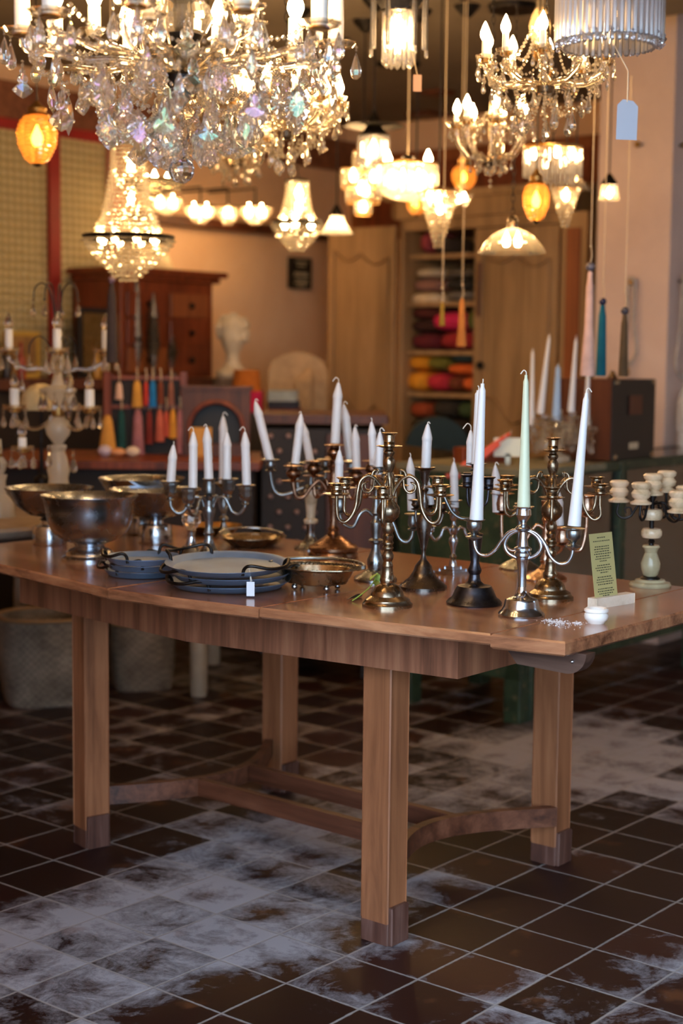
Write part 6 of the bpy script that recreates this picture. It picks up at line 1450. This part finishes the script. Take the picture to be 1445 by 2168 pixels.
# --- 5. stacked square crystal lamp
S = lampthing('square_crystal_lamp', 768, 456, 6.8, 'stepped square crystal lamp with bright bulbs, under the hat pendant'); k = S.k; mb = MB(); fr = MB()
for (w_, y0, y1) in ((20, 322, 362), (44, 362, 395), (34, 395, 428), (16, 428, 455)):
    z0_, z1_ = S.z(y1), S.z(y0)
    for zz in (z0_, z1_):
        for s_ in (-1, 1): fr.box((S.c.x, S.c.y+s_*w_*k, zz), (2*w_*k, 2*k, 2*k)); fr.box((S.c.x+s_*w_*k, S.c.y, zz), (2*k, 2*w_*k, 2*k))
    nn = max(3, int(2*w_/8)); y = y0+4
    while y < y1:
        for j in range(nn+1):
            o = (-w_+2*w_*j/nn)*k
            for s_ in (-1, 1): mb.octa((S.c.x+o, S.c.y+s_*w_*k, S.z(y)), 3.6*k); mb.octa((S.c.x+s_*w_*k, S.c.y+o, S.z(y)), 3.6*k)
        y += 8
fr.build('frame', X['gold'], S.t, 0); mb.build('bead_curtain', X['crystal_bead'], S.t, 0, kind='stuff')
for (r, az, y) in ((8, 0, 350), (30, 225, 385), (30, 315, 386), (28, 260, 412), (10, 300, 414), (4, 270, 448)): inst('bulb', bulb_me, S.t, S.at(r, az, y), 0, 24*k)
cordup(S, 322, 1.6, 'iron')
# --- 6. wide oval drum lamp
S = lampthing('oval_drum_lamp', 862, 428, 6.0, 'wide shallow oval lamp of frosted rods glowing like a bar, beside the square lamp')
S.lathe('glass_drum', [(60, 350), (61, 354), (61, 398), (56, 402), (50, 414), (30, 422), (6, 426)][::-1], X['shade'], 48)
S.lathe('rim', [(60, 352), (63, 350), (63, 346), (60, 345)], X['gold'], 40); rods(S, [(64, 352, 408, 40)], 2.2, False)
for i in range(6): inst('bulb', bulb_me, S.t, S.at(34, 60*i+10, 388), 0, 26*S.k)
for az, y in ((160, 348), (15, 346)): 
    inst('bulb', bulb_me, S.t, S.at(44, az, y), 0, 30*S.k)
S.lathe('finial', [(4, 345), (14, 340), (12, 332), (4, 328)], X['iron'], 20); cordup(S, 330, 1.4, 'cord')
# --- 7. crystal cones
def conelamp(px, Y, lab, y0, y1, r0, r1, tiers, bulbs, steps=11):
    S = lampthing('crystal_cone_lamp', px, y1, Y, lab); mb = MB(); k = S.k
    for t_ in range(steps):
        f_ = t_/(steps-1); y = y0+(y1-y0)*f_; r = r0+(r1-r0)*f_**.9; n_ = max(6, int(2*PI*r/6.5))
        for j in range(n_): mb.octa(S.at(r, 360*(j+.5*(t_ % 2))/n_, y), 3.2*k, h=5*k)
    mb.build('bead_tiers', X['crystal_bead'], S.t, 0, kind='stuff')
    S.lathe('frame', [(r0*.95, y0), (r0, y0-3), (r0*.6, y0-8), (5, y0-14)], X['gold'], 28)
    for (r, az, y) in bulbs: inst('bulb', bulb_me, S.t, S.at(r, az, y), 0, 24*k)
    cordup(S, y0-12, 1.4, 'iron'); return S
conelamp(927, 5.8, 'tapering tiered crystal cone lamp in front of the open cupboard', 408, 520, 42, 8, 0, ((14, 260, 430), (20, 200, 424), (6, 60, 452)), 12)
conelamp(1195, 5.7, 'tiered cone lamp of fine glass drops behind the amber lantern', 400, 478, 30, 7, 0, ((8, 270, 425),), 9)
S = lampthing('rod_ring_chandelier', 1168, 398, 5.4, 'wide ring lamp of fine glass drops with three bright bulbs above the amber lantern')
rods(S, [(60, 316, 372, 40), (46, 345, 392, 26)], 1.8, False); S.lathe('ring', [(59, 318), (62, 316), (62, 311), (58, 311)], X['gold'], 40)
for az in (190, 275, 335): inst('bulb', bulb_me, S.t, S.at(42, az, 338), 0, 26*S.k)
cordup(S, 311, 1.6, 'iron', True)
# --- 8. amber lanterns
def amber(px, Y, lab, y0, y1, rmax, soft=False, mat='amber', chain=False):
    S = lampthing('amber_lantern', px, y1, Y, lab); h = y1-y0; pr = []; n = 26
    for i in range(n+1):
        f_ = i/n; r = rmax*(.28+.72*math.sin(PI*min(1, (.16+.80*f_)))**.55)*(1 if f_ < .5 else 1); r = rmax*float(np.interp(f_, [0, .12, .4, .7, .9, 1], [.22, .62, .94, 1.0, .82, .55])); pr.append((r*(1.04 if i % 2 else .97), y1-h*f_))
    seg = 24; vs = []
    for i, (r, y) in enumerate(pr): vs += [S.at(r*(1+.03*math.cos(12*2*PI*j/seg)), 360*(j+.5*(i % 2))/seg, y) for j in range(seg)]
    MB().add(vs, [(i*seg+j, i*seg+(j+1) % seg, (i+1)*seg+(j+1) % seg, (i+1)*seg+j) for i in range(n) for j in range(seg)]).build('glass_body', X[mat], S.t, 0)
    S.lathe('collar', [(rmax*.62, y0+3), (rmax*.66, y0), (rmax*.45, y0-6), (rmax*.5, y0-14), (rmax*.25, y0-22), (3, y0-30)], X['gold'], 24)
    S.lathe('finial', [(1, y1+4), (rmax*.2, y1+1), (rmax*.3, y1-3)], X['iron'], 16)
    inst('bulb', bulb_soft if soft else bulb_me, S.t, S.at(0, 0, y0+h*.62), 0, h*.42*S.k); cordup(S, y0-28, 1.6, 'iron', chain); return S
amber(79, 4.9, 'pineapple-shaped amber glass lantern beside the red panel frame', 244, 350, 41, True)
amber(1133, 5.0, 'amber glass lantern with a hobnail surface, glowing over the clear dome', 388, 470, 28, True)
amber(981, 6.5, 'pale amber egg-shaped glass lamp behind the clear glass chandelier', 352, 404, 26, True)
amber(880, 6.6, 'small honey-coloured glass lamp below the oval drum', 412, 456, 20, True)
# --- 9. dome, bell and flower shades
S = lampthing('dome_pendant', 1083, 538, 5.2, 'clear ribbed glass dome pendant glowing above the counter')
pr = [(71, 536), (69, 533), (60, 518), (46, 502), (30, 491), (16, 485), (10, 482)]; seg = 48; vs = []
for r, y in pr: vs += [S.at(r*(1+.012*(j % 2)), 360*j/seg, y) for j in range(seg)]
MB().add(vs, [(i*seg+j, i*seg+(j+1) % seg, (i+1)*seg+(j+1) % seg, (i+1)*seg+j) for i in range(6) for j in range(seg)]).build('glass_dome', X['shade'], S.t, 30)
S.lathe('collar', [(11, 484), (12, 480), (10, 472), (12, 468), (9, 460), (3, 455)], X['brass']); S.lathe('inner_ring', [(36, 516), (37, 513), (34, 512)], X['crystal_clear'], 30)
for i in range(2): inst('bulb', bulb_me, S.t, S.at(12, 180*i, 522), 0, 30*S.k)
cordup(S, 456, 1.5, 'iron', True)
def bellshade(px, Y, lab, y0, y1, r0, r1, mat='white_shade', n=8, bulb=bulb_me, name='bell_pendant', wav=.06, capc='iron'):
    S = lampthing(name, px, y1, Y, lab); seg = 48; vs = []; m = 7
    for i in range(m+1):
        f_ = i/m; r = r0+(r1-r0)*f_**1.6; y = y0+(y1-y0)*f_
        vs += [S.at(r*(1+wav*f_*math.cos(n*2*PI*j/seg)), 360*j/seg, y) for j in range(seg)]
    MB().add(vs, [(i*seg+j, i*seg+(j+1) % seg, (i+1)*seg+(j+1) % seg, (i+1)*seg+j) for i in range(m) for j in range(seg)]).build('glass_shade', X[mat], S.t, 50)
    S.lathe('cap', [(r0*1.1, y0+2), (r0*1.0, y0-4), (r0*.5, y0-16), (2, y0-24)], X[capc], 20)
    inst('bulb', bulb, S.t, S.at(0, 0, y1-6), 0, (y1-y0)*.6*S.k); cordup(S, y0-22, 1.6, 'iron'); return S
bellshade(712, 7.2, 'white bell-shaped glass pendant in front of the cupboard door', 456, 495, 13, 33)
bellshade(1288, 6.1, 'small scalloped flower glass lamp beside the pillar', 390, 424, 16, 20, 'shade', 8, bulb_me, 'flower_lamp', .12)
bellshade(1218, 5.9, 'pinkish prismatic glass shade between the ring lamp and the cords', 366, 402, 8, 30, 'rod', 16, bulb_soft, 'prism_shade', .03)
S = lampthing('glass_flower_cluster', 975, 442, 6.2, 'cluster of small lit glass flowers above the ochre tassel'); random.seed(4)
for i in range(6):
    az = 60*i; p = S.at(14, az, 420+6*(i % 3)); MB().lathe(p, [(3*S.k, -6*S.k), (8*S.k, 0), (11*S.k, 8*S.k), (8*S.k, 2*S.k)], 10).build('glass_flower', X['crystal_clear'], S.t, 0)
for i in range(2): inst('bulb', bulb_me, S.t, S.at(8, 200+120*i, 425), 0, 18*S.k)
cordup(S, 414, 1.2, 'cord')
# --- 10. row of little lit crystal baskets along the beam on the plaster wall, and a wide bowl lamp
for i, (px, py, r, lab) in enumerate(((352, 430, 34, 'lit crystal basket lamp at the panel end of the wall beam'), (424, 448, 34, 'lit crystal basket lamp second along the wall beam'), (482, 450, 26, 'single glowing globe basket in the middle of the wall beam'), (540, 450, 34, 'lit crystal basket lamp at the notice end of the wall beam'))):
    Yb = onu(px, py, U0+.42).y; S = lampthing('wall_basket_lamp', px, py+24, Yb, lab, 'wall lamp'); mb = MB(); k = S.k
    for t_ in range(6):
        f_ = t_/5; rr = r*(1-.75*f_**1.5); n_ = int(2*PI*rr/6)
        for j in range(n_): mb.octa(S.at(rr, 360*j/n_, py-8+30*f_), 3.8*k)
    mb.build('bead_basket', X['crystal_bead'], S.t, 0, kind='stuff'); S.lathe('ring', [(r, py-8), (r*1.04, py-10), (r, py-13), (r*.92, py-12)], X['gold'], 30)
    for j in range(2 if r > 30 else 1): inst('bulb', bulb_me, S.t, S.at(r*.4*(r > 30), 180*j+20, py+8), 0, 26*k)
    MB().tube([S.at(0, 0, py-12), S.at(0, 0, py-12)+Vector((0, 0, .1)), Vector((S.c.x, S.c.y, 0))-U*.36+Vector((0, 0, S.z(py-12)+.1))], .006, 8).build('bracket', X['iron'], S.t)
S = lampthing('bowl_lamp', 330, 415, 5.9, 'wide shallow lit glass bowl lamp behind the basket chandelier')
S.lathe('glass_bowl', [(4, 413), (30, 408), (50, 398), (62, 384), (60, 384), (48, 395)], X['shade'], 40); S.lathe('rim', [(61, 386), (64, 384), (62, 381)], X['gold'], 40)
for i in range(3): inst('bulb', bulb_me, S.t, S.at(26, 120*i+30, 392), 0, 28*S.k)
for i in range(3): S.arm([(62, 382), (4, 330)], 120*i, 1.2, X['iron'], name='chain', n=1)
cordup(S, 330, 1.5, 'iron')
# further warm chandelier glimpsed behind the broad one
for (px, yb, Y, R, low, pan, lab, sd) in ((500, 400, 6.0, 62, 330, 300, 'lit crystal chandelier farther back, behind the near chandelier prisms', 21), (640, 256, 5.6, 66, 205, 180, 'lit crystal chandelier high at the back with a dark ceiling plate', 23), (440, 300, 5.2, 86, 240, 210, 'warm glowing crystal chandelier seen through the near chandelier', 25)):
    branch_chandelier('crystal_chandelier', px, Y, lab, yb, 8, R, low, pan, 12, 5, (10, low+4), 14, 14, [(R*.8, low+20, 7, 22), (R*.45, low+38, 5, 24)], [(R, pan+2, R, pan+2, 16, 8, 3.4), (R, pan+4, R*.5, low+30, 8, 8, 3.4), (R*.5, low+30, R*.5, low+30, 10, 8, 3.4), (R*.3, pan-40, R, pan, 14, 8, 3.4)], 24, pan-60, sd, 3)
S = lampthing('globe_lamp', 1140, 150, 5.2, 'small ribbed glass and gilt lamp high behind the many-branched chandelier')
S.lathe('glass_body', [(6, 100), (18, 80), (22, 55), (16, 30), (8, 15), (8, 0)], X['shade'], 16, smooth=0); S.lathe('collar', [(4, 130), (12, 120), (16, 108), (10, 100)], X['gold']); inst('bulb', bulb_soft, S.t, S.at(0, 0, 75), 0, 40*S.k); cordup(S, 0, 2, 'iron')
# dark metal ceiling plates
for (px, py, r, seg, lab) in ((843, 137, 46, 4, 'dark square metal plate on the ceiling over the rod lantern'), (925, 197, 36, 4, 'dark square plate on the ceiling beside the red cord cap'), (655, 178, 42, 32, 'dark round plate on the ceiling above the broad crystal chandelier'), (1085, 18, 52, 32, 'large dark round plate on the ceiling above the many-branched chandelier'), (905, 244, 46, 4, 'brown wooden square frame fixed to the ceiling at the back')):
    c = P(px, py, ZC-.012) if P(px, py, ZC-.012).y < 9.5 else Q(px, py, 8.5); k = c.y/F
    MB().lathe((c.x, c.y, ZC), [(.001, -.022), (r*k*.94, -.022), (r*k, -.012), (r*k, -.0005), (.001, -.0005)], seg).build('ceiling_plate', X['iron'] if seg == 32 or px < 900 else X['brownwood'], None, 30, label=lab, cat='ceiling plate')
# --- 11. crystal table candelabra
def tablecandelabrum(px, py, z, Y, lab, tiers, unlit=True, tapers=None, column=None, hooks=None):
    S = Stand('crystal_candelabrum', px, py, lab, 'candelabrum', X['glass_arm'], z=z, Y=Y); k = S.k
    frost = sheet_glass('frosted_'+str(px), (.9, .85, .74, 1), .1, .2, .75)
    S.lathe('base', column[0], frost, floor=True); S.lathe('stem', column[1], frost); S.lathe('collar', column[2], X['gold'])
    for (n, ph, R, low, pan, sl, rs, st) in tiers:
        crystal_branches(S, n, ph, R, low, pan, sl, rs, bulb_clear, 4.2, 24, 28, CB, 'drop', 4, st, bl=36)
    return S
S = tablecandelabrum(124, 1030, .80, 5.1, 'tall crystal candelabrum with white electric sleeves and clear unlit bulbs, behind the bowls',
    [(3, 205, 92, 905, 872, 40, 10, (14, 880)), (4, 10, 100, 780, 752, 44, 8.5, (12, 790))],
    column=([(44, 1048), (40, 1040), (22, 1026), (20, 1012), (24, 996), (20, 975), (14, 955), (18, 945), (16, 942)], [(8, 944), (12, 936), (24, 920), (27, 905), (22, 892), (12, 884), (8, 866), (14, 850), (36, 830), (40, 824), (14, 815), (8, 790), (16, 770), (10, 740), (6, 700), (5, 660)], [(12, 882), (13, 878), (13, 862), (10, 858)]))
for az in (200, 340, 90, 250):
    A = S.arm([(4, 690), (8, 650), (16, 612), (32, 600), (46, 612), (50, 640)], az, 1.6, X['black'], name='wire_curl'); inst('crystal_drop', CC['drop'], A, S.at(50, az, 642), 0, 30*S.k); MB().octa(S.at(50, az, 636), 4*S.k).build('link_bead', X['crystal_clear'], A, 0)
for az in (190, 300, 60):
    A = S.arm([(6, 780), (18, 730), (38, 712), (56, 728), (58, 750)], az, 1.5, X['black'], name='wire_curl'); inst('crystal_drop', CC['drop'], A, S.at(58, az, 752), 0, 26*S.k)
hang(S, CC, [(36, az, 836, 34, 'drop') for az in (200, 235, 270, 305, 340, 20)]+[(88, 225, 800, 30, 'drop'), (70, 300, 800, 34, 'drop'), (40, 250, 955, 34, 'drop'), (48, 320, 965, 34, 'drop')])
S = tablecandelabrum(-2, 1060, .80, 4.9, 'crystal candlestick at the very edge of the round table, mostly cut off',
    [(3, 20, 50, 985, 960, 24, 9, (10, 975))],
    column=([(34, 1068), (30, 1060), (16, 1045), (14, 1020), (18, 1005)], [(8, 1008), (14, 995), (18, 980), (8, 965), (6, 930)], [(9, 970), (10, 960)]))
# cream round pleated shade behind the first
c = Q(88, 872, 5.25); c.z = Q(88, 872, 5.25).z
S = Stand('small_table_lamp', 88, 1000, 'small lamp with a rounded cream shade behind the lower crystal arms', 'lamp', X['iron'], z=.80, Y=5.42)
S.lathe('base', [(16, 1020), (16, 1012), (6, 1004), (4, 960), (4, 870)], X['iron'], floor=True); S.lathe('lamp_shade', [(44, 868), (46, 862), (40, 835), (24, 818), (8, 812)], fab('cream_silk', lin(214, 196, 150)))
# crystal candelabrum on the counter with tall tapers
S = tablecandelabrum(1180, 968, ZK, 5.95, 'low crystal candelabrum with five tall tapers on the green counter, beside the dark chest', [], column=(
    [(26, 972), (26, 966), (12, 960)], [(6, 962), (10, 945), (14, 930), (8, 915), (12, 900), (6, 880), (8, 868)], [(9, 912), (10, 904)]))
pos = [(180, 58, 905), (205, 34, 880), (270, 8, 890), (335, 30, 876), (20, 66, 905), (90, 40, 890)]
for i, (az, R, y) in enumerate(pos):
    A = S.arm([(8, 935), (R*.5, 950), (R*.9, 940), (R, y+14)], az, 3, X['glass_arm']); p = S.at(R, az, y+8); k = S.k
    MB().lathe(p, [(3*k, -6*k), (10*k, -2*k), (20*k, 2*k), (19*k, 4*k), (8*k, 1*k), (7*k, 10*k), (8*k, 14*k), (.001, 14*k)], 16).build('glass_cup', X['crystal_clear'], A, 30)
mb = MB()
for q in range(260):
    a = random.uniform(0, 360); r_ = random.uniform(10, 80); mb.octa(S.at(r_, a, random.uniform(872, 905)+abs(45-r_)*.3+random.uniform(0, 30)), random.uniform(2.5, 4.6)*S.k)
mb.build('bead_garland', X['crystal_bead'], S.t, 0, kind='stuff')
hang(S, CB, [(random.uniform(24, 78), 360*i/34, random.uniform(885, 940), random.uniform(22, 32), random.choice(('drop', 'drop', 'spear'))) for i in range(34)], name='crystal_drop')
for (i, b, t_, r1, r2, m, lab) in ((0, (1124, 900), (1127, 742), 7, 3, 'wax', 'white taper at the counter candelabrum side nearest the green taper'), (1, (1143, 876), (1162, 712), 8.5, 3, 'wax', 'tallest white taper of the counter candelabrum, tilted outwards'), (2, (1176, 890), (1181, 774), 10, 5, 'wax_blue', 'pale blue twisted taper in the middle of the counter candelabrum'), (3, (1208, 872), (1219, 716), 8, 3, 'wax', 'white taper between the blue one and the chest'), (4, (1240, 900), (1246, 752), 7.5, 3, 'wax', 'white taper right in front of the reddish chest side')):
    candle(S.at(pos[i][1], pos[i][0], 900).y, b, t_, r1, r2, lab, m, 'taper', 0)
